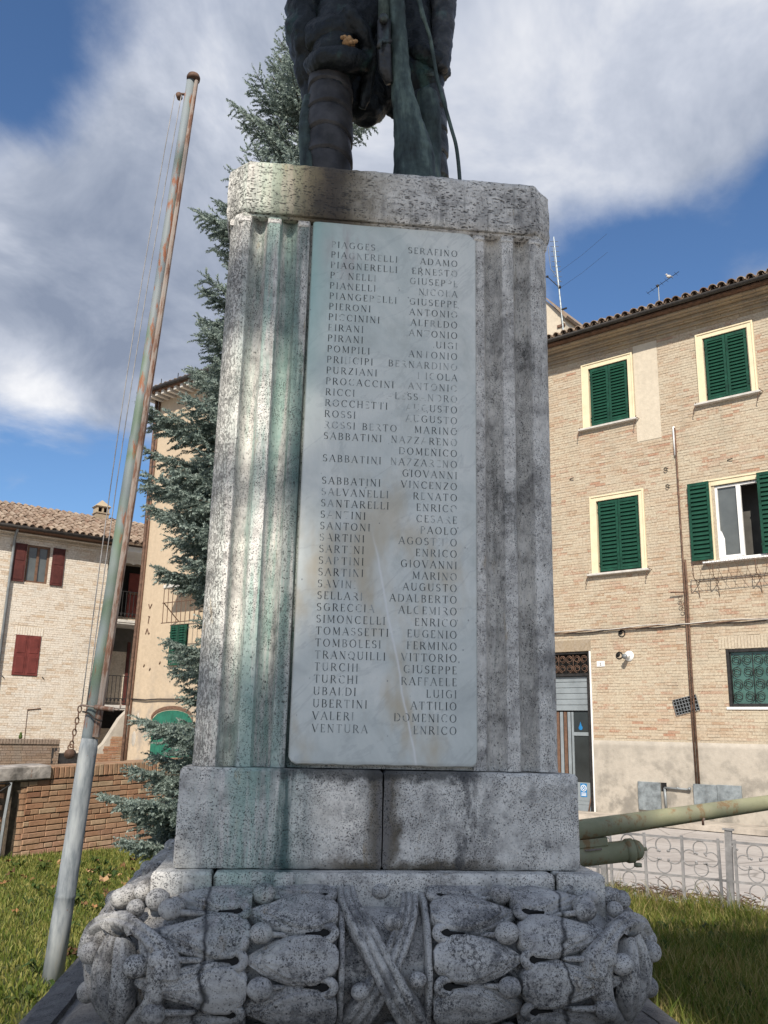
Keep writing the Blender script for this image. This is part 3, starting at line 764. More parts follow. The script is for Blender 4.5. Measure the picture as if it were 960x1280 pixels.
def berry(s, th, sc=1.0, h=.022, stem=None):
    p = gpoint([s], [th], [h])[0]; a = math.floor((s+GPER/2)/GPER)*PI/2; mb = MB(); k = sc*rng.uniform(.93, 1.08)
    M_ = Matrix.Translation(p) @ Matrix.Rotation(a+rng.uniform(-.2, .2), 4, 'Z') @ Matrix.Rotation(rng.uniform(-.2, .2), 4, 'Y')
    mb.ball((0, 0, 0), (.040*k, .036*k, .034*k), 16, 12, M_); me = newmesh('berry', mb.V, mb.F, 'travertine_garland', True)
    co = np.array(mb.V); co += (rnoise(co, 60, 3)*.0012)[:, None]; me.vertices.foreach_set('co', co.ravel()); me.update()
    link('berry', me, garland)
    if stem is not None:
        q = gpoint(np.linspace(s, stem, 6), [th]*6, [.015, .016, .014, .012, .010, .004])
        V, F = tube_vf(q, [.008, .011, .010, .009, .008, .006], 7)
        link('berry_stem', newmesh('berry_stem', V, F, 'travertine_garland', True), garland)
def band(nm, st, wid, h, folds=3, edge=.012, seed=0, dip=0):
    """pleated ribbon following (s, theta) control points on the garland"""
    P2 = [Vector((s, math.radians(t)*.25, 0)) for s, t in st]; C = smooth_pts(P2, 7); nu = len(C); nv = 6*folds+1
    V = []
    for i, c in enumerate(C):
        t = (C[min(i+1, nu-1)]-C[max(i-1, 0)]).normalized(); n_ = Vector((-t.y, t.x, 0))
        ww = wid[0]+(wid[1]-wid[0])*i/(nu-1)
        for j in range(nv):
            v = -1+2*j/(nv-1); q = c+n_*(v*ww/2)
            hh = h*(1-.5*abs(v)**6) + edge*(abs(math.sin(PI*folds*(v+1)/2))**.6-.6) - (.03 if j in (0, nv-1) else 0)
            hh -= dip*max(0, (abs(i/(nu-1)-.5)-.38))*.4
            V.append((q.x, math.degrees(q.y/.25), hh))
    A = np.array(V); P = gpoint(A[:, 0], A[:, 1], A[:, 2]); P += (rnoise(P, 50, seed)*.0012)[:, None]
    return link(nm, newmesh(nm, P, grid_faces(nu, nv), 'travertine_garland', True), garland)
def drill(s, th, sg):
    """drilled teardrop between two leaf feet, drawn as a flat dark disc"""
    q = [(s+sg*(.0+.016*math.cos(a) + (.05 if math.cos(a) > .95 else 0)), th+3.4*math.sin(a)) for a in np.linspace(0, 2*PI, 17)[:-1]]
    P = gpoint([a for a, _ in q], [b for _, b in q], [.0235]*16); P2 = gpoint([a for a, _ in q], [b for _, b in q], [-.01]*16)
    me = newmesh('drill_hole', np.concatenate([P, P2]), [tuple(range(16))]+[(i, (i+1) % 16, 16+(i+1) % 16, 16+i) for i in range(16)], 'interior_dark'); link('drill_hole', me, garland)  # shade and dirt of the hole given by the dark material
lid = 0
for side in range(4):
    B = side*GPER
    for sg in (-1, 1):
        for k, th in enumerate([-58, -21, 16, 53, 88]):
            for und in (2, 1, 0):
                lid += 1
                link('leaf', leaf_mesh(B+sg*.160, B+sg*(.420+.026*und), th+rng.uniform(-1.5, 1.5), .075+.006*und, .036-.013*und, lid), garland)
            if -50 < th < 80:
                # curled lip round the drilled hole at the leaf foot
                tc = th+18.5; q = [(.290, -6), (.215, -5.2), (.186, -4.2), (.172, 0), (.186, 4.2), (.215, 5.2), (.29, 6)]
                q = [(B+sg*s_, tc+t_) for s_, t_ in q]; C = smooth_pts([Vector((a, b, 0)) for a, b in q], 3)
                PP = gpoint([c.x for c in C], [c.y for c in C], [.010+.012*math.sin(PI*i/(len(C)-1)) for i in range(len(C))])
                V, F = tube_vf(PP, [.007+.009*math.sin(PI*i/(len(C)-1)) for i in range(len(C))], 8)
                link('leaf_lip', newmesh('leaf_lip', V, F, 'travertine_garland', True), garland); drill(B+sg*.205, tc, sg)
        for th in (-40, -3, 34, 71): berry(B+sg*(.418+rng.uniform(-.006, .006)), th, 1.0, .026, B+sg*.33)
        for k, th in enumerate([-77, -40, -3, 34, 70]):
            for und in (2, 1, 0):
                lid += 1
                link('leaf', leaf_mesh(B+sg*.455, B+sg*(.668+.024*und), th+rng.uniform(-1.5, 1.5), .075+.006*und, .037-.013*und, lid), garland)
            if -50 < th < 60:
                tc = th+18.5; q = [(.555, -6), (.505, -5.2), (.48, -4.2), (.468, 0), (.48, 4.2), (.505, 5.2), (.555, 6)]
                C = smooth_pts([Vector((B+sg*a, tc+b, 0)) for a, b in q], 3)
                PP = gpoint([c.x for c in C], [c.y for c in C], [.010+.012*math.sin(PI*i/(len(C)-1)) for i in range(len(C))])
                V, F = tube_vf(PP, [.007+.009*math.sin(PI*i/(len(C)-1)) for i in range(len(C))], 8)
                link('leaf_lip', newmesh('leaf_lip', V, F, 'travertine_garland', True), garland); drill(B+sg*.50, tc, sg)
        for th in (-58, -21, 16, 52): berry(B+sg*(.675+rng.uniform(-.006, .006)), th, 1.02, .026, B+sg*.60)
        # narrow binding either side of the crossed ribbon
        band('binding', [(B+sg*.148, -80), (B+sg*.148, -30), (B+sg*.147, 20), (B+sg*.148, 60), (B+sg*.148, 95)], (.026, .026), .012, 1, .004, lid)
    # crossed ribbon in the middle of each side
    band('ribbon', [(B+.10, 78), (B+.085, 55), (B+.03, 20), (B-.05, -16), (B-.125, -48)], (.062, .105), .012, 3, .014, 3)
    band('ribbon', [(B-.125, 80), (B-.115, 58), (B-.04, 22), (B+.04, -10), (B+.125, -42)], (.070, .105), .034, 3, .014, 4)
    for s_, t_, k_ in ((-.085, -6, .8), (.105, 2, .75), (.03, 44, .85), (.025, -40, .85), (.0, 84, .8)): berry(B+s_, t_, k_, .014)
    # corner: hood of the ribbon end, folds and berries
    c0 = B+GPER/2
    for sg in (-1, 1):
        band('ribbon_hood', [(c0+sg*.088, 4), (c0+sg*.080, 20), (c0+sg*.040, 33), (c0, 37), (c0-sg*.02, 36)], (.030, .055), .052, 2, .008, 5)
        band('ribbon_fold', [(c0+sg*.045, 28), (c0+sg*.072, 2), (c0+sg*.060, -22), (c0+sg*.010, -46)], (.020, .040), .026, 1, .010, 6)
        band('ribbon_fold', [(c0+sg*.010, 26), (c0+sg*.022, 0), (c0+sg*.012, -26), (c0-sg*.02, -50)], (.022, .045), .030, 2, .010, 7)
        berry(c0+sg*.047, 10, 1.0, .03)
    band('ribbon_hood', [(c0-.04, 30), (c0, 40), (c0+.04, 30)], (.05, .05), .046, 1, .008, 8)
    for s_, t_, k_ in ((-.07, 58, 1.0), (-.035, 66, .8), (.03, 62, 1.05), (.075, 57, .9), (0, 78, .9), (-.06, 84, .8), (.07, 86, .9), (.0, 50, .85)): berry(c0+s_, t_, k_, .020)

# ================================================================== STATUE (bronze soldier, seen from below)
statue = thing('soldier_statue', 'dark bronze soldier statue with rifle and puttees standing on the tall pedestal', 'statue', MC, MR)
def remesh(name, mb, voxel, material, parent, smooth_it=6, disp=None):
    tmp = link('tmp', newmesh('tmp', mb.V, mb.F))
    m = tmp.modifiers.new('r', 'REMESH'); m.mode = 'VOXEL'; m.voxel_size = voxel; m.use_smooth_shade = True
    m = tmp.modifiers.new('s', 'SMOOTH'); m.factor = .5; m.iterations = smooth_it
    if disp:
        t = bpy.data.textures.new('d', 'CLOUDS'); t.noise_scale = disp[1]; t.noise_depth = 3
        m = tmp.modifiers.new('d', 'DISPLACE'); m.texture = t; m.strength = disp[0]; m.mid_level = .5
    dg = bpy.context.evaluated_depsgraph_get(); ev = tmp.evaluated_get(dg)
    me = bpy.data.meshes.new_from_object(ev); me.name = name; me.materials.clear(); me.materials.append(MATS[material])
    me.polygons.foreach_set('use_smooth', [True]*len(me.polygons))
    bpy.data.objects.remove(tmp); return link(name, me, parent)
Y0 = -.30
b = MB()
def limb(pts, rad, n=16): b.tube(smooth_pts(pts, 4), np.interp(np.linspace(0, len(pts)-1, (len(pts)-1)*4+1), range(len(pts)), rad).tolist(), n)
# legs: ankle, calf, knee, thigh, hip
limb([(-.275, Y0+.04, 3.97), (-.282, Y0+.02, 4.15), (-.292, Y0, 4.36), (-.296, Y0, 4.55), (-.292, Y0-.02, 4.74), (-.270, Y0-.03, 4.88), (-.235, Y0+.02, 5.12), (-.17, Y0+.08, 5.42), (-.14, Y0+.08, 5.60)],
     [.090, .094, .106, .106, .100, .130, .165, .185, .17])
limb([(.235, Y0+.10, 3.97), (.240, Y0+.09, 4.15), (.232, Y0+.06, 4.36), (.215, Y0+.04, 4.55), (.20, Y0+.02, 4.72), (.185, Y0, 4.88), (.150, Y0+.06, 5.12), (.11, Y0+.10, 5.42), (.10, Y0+.1, 5.60)],
     [.070, .076, .094, .105, .092, .125, .160, .18, .17])
b.ball((-.02, Y0+.09, 5.55), (.25, .17, .22), 20, 12)          # pelvis
limb([(-.02, Y0+.09, 5.5), (-.02, Y0+.07, 5.75), (-.02, Y0+.08, 6.0), (-.02, Y0+.1, 6.12)], [.20, .20, .215, .15])
b.ball((-.02, Y0+.08, 5.95), (.28, .16, .20), 20, 12)          # chest and shoulders
limb([(-.02, Y0+.09, 6.12), (-.02, Y0+.06, 6.26)], [.085, .08])
b.ball((-.02, Y0+.03, 6.37), (.105, .125, .145), 18, 14)       # head
b.ball((-.02, Y0-.10, 6.36), (.022, .035, .03), 8, 6); b.ball((-.02, Y0-.07, 6.29), (.05, .045, .035), 8, 6)
for s_ in (-1, 1): b.ball((-.02+s_*.105, Y0+.04, 6.37), (.018, .03, .04), 8, 6)
# arms, both hands meeting at the rifle muzzle
limb([(-.27, Y0+.08, 6.02), (-.36, Y0+.04, 5.80), (-.37, Y0-.02, 5.58), (-.22, Y0-.20, 5.58), (-.04, Y0-.28, 5.66)], [.085, .08, .07, .055, .045])
limb([(.23, Y0+.08, 6.02), (.33, Y0+.04, 5.80), (.33, Y0-.03, 5.58), (.20, Y0-.20, 5.60), (.06, Y0-.28, 5.70)], [.085, .08, .07, .055, .045])
for cx in (-.03, .05):
    for k in range(4): b.tube([(cx-.045, Y0-.29+.0, 5.64+k*.024), (cx, Y0-.335, 5.645+k*.024), (cx+.045, Y0-.30, 5.64+k*.024)], [.013, .014, .012], 8)
    b.tube([(cx-.03, Y0-.27, 5.71), (cx+.01, Y0-.31, 5.76)], [.016, .013], 8)
# boots, set back from the edge
for cx, yy in ((-.28, Y0), (.24, Y0+.08)):
    b.tube([(cx, yy+.12, 4.00), (cx, yy+.0, 4.01), (cx, yy-.14, 3.995), (cx, yy-.20, 3.985)], [(.06, .07), (.075, .075), (.075, .05), (.05, .035)], 12)
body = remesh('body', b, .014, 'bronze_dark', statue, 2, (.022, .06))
# helmet
b = MB(); b.ball((-.02, Y0+.04, 6.43), (.135, .165, .12), 24, 14); b.tube([(-.02, Y0+.03, 6.395), (-.02, Y0+.03, 6.405)], [(.165, .19), (.16, .185)], 24); b.build('helmet', 'bronze', statue, True)

# puttee wrap on the left shin: overlapping cloth turns
def wrap(nm, cx, cy, z0, z1, r0, r1, turns, tilt, material):
    nu, nv = int((z1-z0)/.006), 36; V = []
    for i in range(nu):
        t = i/(nu-1)
        for j in range(nv):
            a = 2*PI*j/nv; zz_ = z0+(z1-z0)*t
            ph = (t*turns + .5*tilt*math.sin(a+.6)) % 1.0
            bulge = .010*(1-ph)**.5 if ph < .93 else -.006
            r = r0+(r1-r0)*t+.010*math.sin(PI*t)*1.4 + bulge + .0035*math.sin(3*a+t*25)
            c_x = cx[0]+(cx[1]-cx[0])*t; c_y = cy[0]+(cy[1]-cy[0])*t
            V.append((c_x+r*math.cos(a), c_y+r*math.sin(a)*1.05, zz_))
    return link(nm, newmesh(nm, V, grid_faces(nu, nv, True), material, True), statue)
wrap('puttee', (-.283, -.297), (Y0+.02, Y0-.01), 4.02, 4.80, .098, .100, 6, .35, 'bronze_brown')
wrap('puttee', (.243, .208), (Y0+.09, Y0+.02), 4.02, 4.78, .076, .094, 6, -.35, 'bronze')
# verdigris edged strap of the puttee hanging on the outer side
mb = MB(); P = smooth_pts([(-.388, Y0-.015, 4.64), (-.402, Y0-.02, 4.56), (-.408, Y0-.03, 4.44), (-.398, Y0-.04, 4.30), (-.372, Y0-.05, 4.08)], 6)
mb.tube(P, [(.030+.007*math.sin(i*1.7), .040) for i in range(len(P))], 10); mb.build('puttee_strap', 'bronze_green', statue, True)
# breeches rolled over the knee, with the broken hole showing the casting core
b = MB()
limb([(-.40, Y0-.02, 4.82), (-.34, Y0-.115, 4.79), (-.25, Y0-.145, 4.78), (-.165, Y0-.115, 4.80), (-.13, Y0-.03, 4.86)], [.050, .058, .062, .060, .055])
limb([(-.38, Y0, 5.00), (-.30, Y0-.07, 4.99), (-.20, Y0-.09, 5.02), (-.13, Y0-.06, 5.16), (-.12, Y0-.02, 5.4)], [.10, .10, .085, .08, .10])
limb([(-.235, Y0-.16, 5.06), (-.17, Y0-.17, 4.98), (-.115, Y0-.11, 4.90), (-.10, Y0-.03, 4.80), (-.125, Y0+.01, 4.62)], [.042, .040, .042, .036, .020])
limb([(.10, Y0-.04, 4.98), (.16, Y0-.11, 4.90), (.24, Y0-.09, 4.86), (.29, Y0-.01, 4.86)], [.05, .055, .055, .05])
remesh('breeches', b, .011, 'bronze_dark', statue, 2, (.022, .06))
mb = MB(); mb.ball((-.215, Y0-.150, 4.87), (.034, .040, .022), 12, 8)
for k in range(7): mb.ball((-.215+(k-3)*.011, Y0-.180+rng.uniform(-.006, .01), 4.872-(k-3)*.006+rng.uniform(-.012, .012)), (.013, .011, .010), 8, 6)
mb.build('casting_core', 'clay_core', statue, True)
# long coat: skirt panels hanging behind and at both sides
def panel(nm, top, bot, th, folds, material, nu=40, nv=26, curve=.0):
    """draped sheet from polyline top to polyline bot with soft folds and real thickness"""
    T_ = smooth_pts(top, 8); B_ = smooth_pts(bot, 8); n = min(len(T_), len(B_)); V = []
    for side in (0, 1):
        for i in range(nu):
            t = i/(nu-1)
            for j in range(n):
                p = T_[j].lerp(B_[j], t); f = math.sin(j/(n-1)*PI*2*folds+.6*t)*.022*(.3+t)
                off = f+(th if side else 0)+curve*math.sin(PI*t)
                V.append((p.x+.004*math.sin(17*t+j), p.y+off, p.z))
    F = grid_faces(nu, n); o_ = nu*n
    F2 = [tuple(reversed([q+o_ for q in f])) for f in F]
    rim = [(j, o_+j, o_+j+1, j+1) for j in range(n-1)]+[((nu-1)*n+j, (nu-1)*n+j+1, o_+(nu-1)*n+j+1, o_+(nu-1)*n+j) for j in range(n-1)]
    rim += [(i*n, (i+1)*n, o_+(i+1)*n, o_+i*n) for i in range(nu-1)]+[(i*n+n-1, o_+i*n+n-1, o_+(i+1)*n+n-1, (i+1)*n+n-1) for i in range(nu-1)]
    return link(nm, newmesh(nm, V, F+F2+rim, material, True), statue)
b = MB()
# left flank of the coat: big dark bulging mass whose edge bounds the sky
limb([(-.40, Y0+.10, 5.75), (-.445, Y0+.08, 5.45), (-.44, Y0+.06, 5.22), (-.43, Y0+.06, 5.06), (-.40, Y0+.09, 4.92), (-.37, Y0+.12, 4.78), (-.345, Y0+.14, 4.66)], [.12, .11, .105, .11, .095, .075, .045])
limb([(-.25, Y0+.16, 5.6), (-.27, Y0+.16, 5.2), (-.26, Y0+.18, 4.9), (-.22, Y0+.20, 4.7)], [.20, .19, .15, .09])
limb([(-.02, Y0+.20, 5.6), (-.03, Y0+.21, 5.1), (-.06, Y0+.20, 4.90), (-.09, Y0+.18, 4.76), (-.105, Y0+.17, 4.70)], [.19, .16, .125, .095, .075])
limb([(.14, Y0+.2, 5.6), (.12, Y0+.2, 5.1), (.08, Y0+.2, 4.86), (.06, Y0+.2, 4.80)], [.16, .15, .12, .09])
limb([(.24, Y0+.12, 5.6), (.27, Y0+.10, 5.25), (.26, Y0+.10, 5.0)], [.12, .085, .05])
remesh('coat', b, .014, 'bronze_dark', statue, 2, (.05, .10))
b = MB()  # hanging coat corner at the right with an open lower end
limb([(.29, Y0-.02, 5.65), (.285, Y0-.06, 5.30), (.275, Y0-.08, 5.06), (.268, Y0-.09, 4.90), (.262, Y0-.09, 4.81)], [.070, .068, .062, .056, .040])
remesh('coat_tail', b, .011, 'bronze', statue, 2, (.024, .07))
# rifle: muzzle up, butt on the ground in front of the right leg
b = MB()
limb([(-.01, Y0-.31, 5.95), (-.008, Y0-.30, 5.6), (.002, Y0-.28, 5.28), (.016, Y0-.25, 4.98), (.036, Y0-.22, 4.78), (.054, Y0-.20, 4.60), (.090, Y0-.18, 4.42), (.122, Y0-.16, 4.26), (.135, Y0-.15, 4.05)], [.026, .034, .045, .043, .045, .054, .074, .100, .112])
limb([(.20, Y0-.06, 4.70), (.215, Y0-.05, 4.55), (.225, Y0-.03, 4.40), (.215, Y0-.04, 4.2), (.22, Y0-.04, 4.02)], [.055, .062, .058, .066, .075])
remesh('rifle_stock', b, .010, 'bronze_green', statue, 2, (.014, .06))
mb = MB(); mb.tube([(-.062, Y0-.29, 5.9), (-.060, Y0-.28, 5.2), (-.048, Y0-.25, 4.92)], [.020, .026, .030], 12); mb.build('rifle_barrel', 'bronze_green', statue, True)
mb = MB(); mb.tube([(-.048, Y0-.26, 4.92), (-.044, Y0-.25, 4.80), (-.034, Y0-.235, 4.66), (-.012, Y0-.22, 4.60)], [.036, .034, .034, .02], 12); mb.ball((-.055, Y0-.30, 4.90), .026, 10, 8); mb.tube([(-.015, Y0-.27, 4.80), (-.07, Y0-.30, 4.77), (-.075, Y0-.30, 4.73)], .012, 8)
mb.build('rifle_bolt', 'bronze', statue, True)
mb = MB(); P = smooth_pts([(.085, Y0-.24, 5.26), (.115, Y0-.26, 5.12), (.145, Y0-.25, 5.00), (.185, Y0-.22, 4.91), (.21, Y0-.19, 4.82), (.235, Y0-.17, 4.70), (.27, Y0-.16, 4.58), (.315, Y0-.13, 4.45), (.345, Y0-.12, 4.34), (.362, Y0-.12, 4.15), (.366, Y0-.12, 3.96)], 5)
mb.tube(P, [(.010, .013) if i < 12 else (.008, .010) for i in range(len(P))], 8); mb.build('rifle_sling', 'bronze_green', statue, True)
mb = MB(); mb.tube([(.205, Y0-.085, 4.80), (.205, Y0-.105, 4.80)], .035, 14); mb.build('coat_button', 'bronze', statue, True)
pl = [(-.03, -.56), (.10, -.60), (.30, -.61), (.44, -.585), (.56, -.50), (.60, -.30), (.55, .2), (.3, .45), (-.45, .42), (-.55, .1), (-.50, -.30), (-.25, -.38)]
V = [(x, y, 3.95) for x, y in pl]+[(x*.97, y*.97, 4.005) for x, y in pl]; n = len(pl)
link('statue_base', newmesh('statue_base', V, [(j, (j+1) % n, n+(j+1) % n, n+j) for j in range(n)]+[tuple(n+j for j in range(n))], 'bronze'), statue)

# ================================================================== GROUND
def sheet(name, poly, z, material, kind='structure', sub=None):
    V = [(x, y, z) for x, y in poly]
    return tag(link(name, newmesh(name, V, [tuple(range(len(poly)))], material)), kind=kind)
sheet('ground', [(-500, -300), (500, -300), (500, 700), (-500, 700)], -.33, 'far_ground')
FP = Vector((3.07, 8.18, 0)); FD = Vector((-.829, .559, 0))       # fence line (leftwards, away)
WP = Vector((-3.76, 11.4, 0)); WD = Vector((.616, .788, 0))       # garden wall line (rightwards, away)
cr = Vector((-2.75, 12.55, 0))
sheet('bounce_paving', [(-60, -60), (60, -60), (60, 2.3), (-60, 2.3)], -.02, 'street_surface')  # unseen pale paving behind the viewer, added to bounce light onto the monument
sheet('street', [(-60, 12.3), (-3.0, 12.3), tuple((FP-FD*5.6)[:2]), (60, 2.4), (60, 60), (-60, 60)], -.215, 'street_surface')
# lawn slab with a little thickness
lp = [(-14, 2.3), (7.5, 2.3), tuple((FP-FD*5.4)[:2]), tuple((FP)[:2]), tuple(cr[:2]), tuple((WP-WD*.82)[:2]), (-8.5, 9.6), (-14, 9.6)]
n = len(lp); V = [(x, y, 0) for x, y in lp]+[(x, y, -.32) for x, y in lp]
tag(link('lawn', newmesh('lawn', V, [tuple(range(n))]+[(j, n+j, n+(j+1) % n, (j+1) % n) for j in range(n)], 'lawn_soil')), kind='structure')

# ---- grass blades
def blades(name, regions, label, material, hmin, hmax, width):
    X = []; 
    for (poly, cnt) in regions:
        P = np.array(poly); lo, hi = P.min(0), P.max(0); got = []
        while sum(len(g) for g in got) < cnt:
            q = rng.uniform(lo, hi, (cnt, 2)); ins_ = np.ones(len(q), bool)
            for i in range(len(P)):
                a, b_ = P[i], P[(i+1) % len(P)]
                ins_ &= ((b_[0]-a[0])*(q[:, 1]-a[1])-(b_[1]-a[1])*(q[:, 0]-a[0])) > 0
            got.append(q[ins_])
        X.append(np.concatenate(got)[:cnt])
    X = np.concatenate(X); N_ = len(X)
    nn = rnoise(np.c_[X, np.zeros(N_)], 2.3, 4)
    h = rng.uniform(hmin, hmax, N_)*(1+.35*nn)*np.where(rng.random(N_) < .04, 1.7, 1); a = rng.uniform(0, 2*PI, N_)
    d = rng.uniform(0, 2*PI, N_); bend = h*rng.uniform(.15, .8, N_)
    w = width*rng.uniform(.6, 1.3, N_)
    V = np.zeros((N_, 5, 3)); ca, sa = np.cos(a)*w/2, np.sin(a)*w/2; bx, by = np.cos(d)*bend, np.sin(d)*bend
    V[:, 0] = np.c_[X[:, 0]-ca, X[:, 1]-sa, 0*h]; V[:, 1] = np.c_[X[:, 0]+ca, X[:, 1]+sa, 0*h]
    V[:, 2] = np.c_[X[:, 0]+ca*.8+bx*.35, X[:, 1]+sa*.8+by*.35, h*.6]; V[:, 3] = np.c_[X[:, 0]-ca*.8+bx*.35, X[:, 1]-sa*.8+by*.35, h*.6]
    V[:, 4] = np.c_[X[:, 0]+bx, X[:, 1]+by, h]
    base = np.arange(N_)*5
    F = np.concatenate([np.c_[base, base+1, base+2, base+3]]).tolist()+np.c_[base+3, base+2, base+4].tolist()
    me = newmesh(name, V.reshape(-1, 3), F, material)
    return tag(link(name, me), label, 'grass', kind='stuff')
blades('short_grass', [([(-5.2, 4.2), (-1.4, 4.2), (-1.2, 9.5), (-2.6, 12.2), (-4.3, 10.9)], 56000), ([(-5.2, 4.2), (-4.3, 10.9), (-5.6, 9.8)], 5000)],
       'short lawn grass strewn with leaves left of the monument', 'grass_left', .015, .055, .010)
blades('long_grass', [([(1.3, 4.0), (4.6, 4.0), (4.2, 7.3), (3.1, 8.12), (1.1, 9.45)], 48000)],
       'long unmown grass between the monument and the iron fence', 'grass_right', .05, .15, .007)
def strip_poly(a, b, w):
    a = Vector(a); b = Vector(b); t = (b-a).normalized(); nn = Vector((-t.y, t.x))*w
    return [tuple(a-nn), tuple(b-nn), tuple(b+nn), tuple(a+nn)]
blades('dry_grass', [(strip_poly((4.4, 7.2), (1.0, 9.5), .12), 5200)], 'dry straw coloured grass along the foot of the iron fence', 'grass_right', .10, .22, .006)

wd_ = MB(); rw_ = random.Random(77)
for k in range(150):
    if k % 2: x, y = rw_.uniform(-4.2, -1.7), rw_.uniform(5.0, 10.5)
    else: x, y = rw_.uniform(1.4, 3.6), rw_.uniform(4.6, 7.9)
    for j in range(rw_.randint(5, 9)):
        a = rw_.uniform(0, 6.28); L = rw_.uniform(.05, .13); c_, s_ = math.cos(a), math.sin(a); w = L*.17; h = rw_.uniform(.02, .07)
        wd_.raw([(x, y, .02), (x+c_*L*.5-s_*w, y+s_*L*.5+c_*w, .03+h), (x+c_*L, y+s_*L, .025+h*.6), (x+c_*L*.5+s_*w, y+s_*L*.5-c_*w, .03+h)], [(0, 1, 2, 3)])
tag(wd_.build('lawn_weeds', 'broadleaf'), 'broad leaved weeds scattered through the lawn grass', 'weeds', kind='stuff')
# fallen plane leaves
def maple_leaf(sz, seed):
    r = random.Random(seed); V = [(0, 0, .012*sz/.1)]; K = 11
    rad = [1, .55, .8, .42, .9, .5, .62, .35, .3, .35, .62, .5, .9, .42, .8]
    for i in range(K):
        a = PI/2+2*PI*i/K; q = rad[i]*sz*.5*r.uniform(.85, 1.15); V.append((q*math.cos(a), q*math.sin(a), r.uniform(-.004, .03)*sz/.1))
    return newmesh('fallen_leaf', V, [(0, 1+i, 1+(i+1) % K) for i in range(K)], 'autumn_leaf')
lm = [maple_leaf(s, i) for i, s in enumerate((.10, .12, .14, .09, .11))]
from mathutils import Euler
import itertools
big_spots = [((-3.35, 8.2), .20, 'largest yellow brown leaf lying on the lawn left of the flagpole'), ((-2.62, 9.1), .19, 'pale tan leaf on the lawn just right of the flagpole near the wall'),
             ((-3.05, 7.05), .17, 'rusty red curled leaf on the sunlit lawn left of the flagpole'), ((-2.0, 6.35), .13, 'small dark red leaf standing beside the flagpole foot'),
             ((1.46, 4.9), .17, 'bright orange leaf lying at the right foot of the monument')]
for i, ((x, y), s, lab) in enumerate(big_spots):
    o = link('fallen_leaf', lm[i % 5], None, (x, y, .055 if i < 4 else .34), (rng.uniform(-.4, .4), rng.uniform(-.3, .3), rng.uniform(0, 6)), (s/.11,)*3)
    if i == 4: o.location = (1.36, 4.35, .10); o.rotation_euler = (.6, -.2, .4)
    tag(o, lab, 'leaf', 'fallen leaves on the lawn')
for i in range(95):
    u = rng.uniform(0, 1); v = rng.uniform(0, 1)**.6
    x = -4.4+2.9*u; y = 5.2+v*5.4
    if x > -1.75: continue
    o = link('fallen_leaf', lm[i % 5], None, (x, y, rng.uniform(.04, .065)), (rng.uniform(-.5, .5), rng.uniform(-.5, .5), rng.uniform(0, 6)), (rng.uniform(.6, 1.1),)*3)
    tag(o, 'small brown fallen leaf among many on the left lawn', 'leaf', 'fallen leaves on the lawn')

# ================================================================== FLAGPOLE
fp = thing('flagpole', 'leaning rusty flagpole with peeling green and grey paint left of the monument', 'flagpole', (-1.93, 5.79, 0))
LE = .058
def px_(z): return .01+LE*z
mb = MB(); P = [(px_(z), 0, z) for z in (-.05, .4, .48, .49, .50, 1.0, 1.36, 1.42)]
mb.tube(P, [.062, .060, .060, .064, .059, .057, .056, .050], 24); mb.build('lower_tube', 'flagpole_grey', fp, True)
mb = MB(); P = [(px_(z)-.012, 0, z) for z in (1.38, 1.45, 2.4, 3.44, 3.45, 4.6, 5.6, 6.36)]
mb.tube(P, [.040, .040, .040, .039, .036, .035, .034, .033], 20); mb.build('upper_tube', 'flagpole_paint', fp, True)
mb = MB(); P = [(px_(z)+.041-.006*(z-1.4)/5, -.015, z) for z in (1.43, 2.4, 3.44, 4.5, 5.5, 6.33)]
mb.tube(P, [(.027, .024), (.026, .024), (.025, .022), (.021, .02), (.019, .018), (.018, .016)], 8); mb.build('rusty_bar', 'rusty_steel', fp)
mb = MB(); mb.tube([(px_(6.36)+.004, -.004, 6.345), (px_(6.36)+.004, -.004, 6.37), (px_(6.36)+.004, -.004, 6.39)], [.050, .052, .044], 20); mb.build('pole_cap', 'brown_metal', fp, True)
mb = MB(); mb.tube([(px_(6.22), 0, 6.22), (px_(6.22)-.10, -.01, 6.215)], .010, 8); mb.tube([(px_(6.22)-.085, -.025, 6.20), (px_(6.22)-.085, .02, 6.20)], .022, 14); mb.build('pulley', 'brown_metal', fp, True)
for dx, bx in ((-.115, .028), (-.062, .060)):
    mb = MB(); a = Vector((px_(6.2)+dx, -.02, 6.20)); c = Vector((bx-.0, -.03, 1.62))
    mb.tube([a.lerp(c, t)+Vector((-.035*math.sin(PI*t), 0, 0)) for t in np.linspace(0, 1, 16)], .0033, 6); mb.build('halyard', 'fence_paint', fp, True)
mb = MB(); mb.tube([(.030, -.06, 1.625), (.13, -.07, 1.615), (.27, -.07, 1.60), (.285, -.07, 1.61), (.29, -.07, 1.66)], .0055, 8)
mb.tube([(.125, -.07, 1.615), (.25, -.07, 1.60)], .015, 8); mb.build('cleat_rod', 'rusty_steel', fp, True)
mb = MB(); mb.tube(smooth_pts([(.045, -.05, 1.585), (.09, -.065, 1.575), (.14, -.07, 1.54), (.175, -.05, 1.53)], 4), .006, 7); mb.build('wire_tie', 'cable_black', fp, True)
def ring(mb, c, r, t, ax=(1, 0, 0), ay=(0, 0, 1), n=12, el=1.0):
    ax = Vector(ax); ay = Vector(ay); c = Vector(c)
    P = [c+ax*(r*math.cos(a))+ay*(r*el*math.sin(a)) for a in np.linspace(0, 2*PI, n+1)]
    mb.tube(P, t, 6, False)
cz = 1.60
for k in range(7):
    mb = MB(); ang = (0.35, 1.9)[k % 2]; ring(mb, (0, 0, 0), .011, .0045, (math.cos(ang), math.sin(ang), 0), (0, 0, 1), 12, 1.9)
    mb.build('chain_link', 'brown_metal', fp, True, loc=(.028-.0045*k, -.06, cz-.036*k))
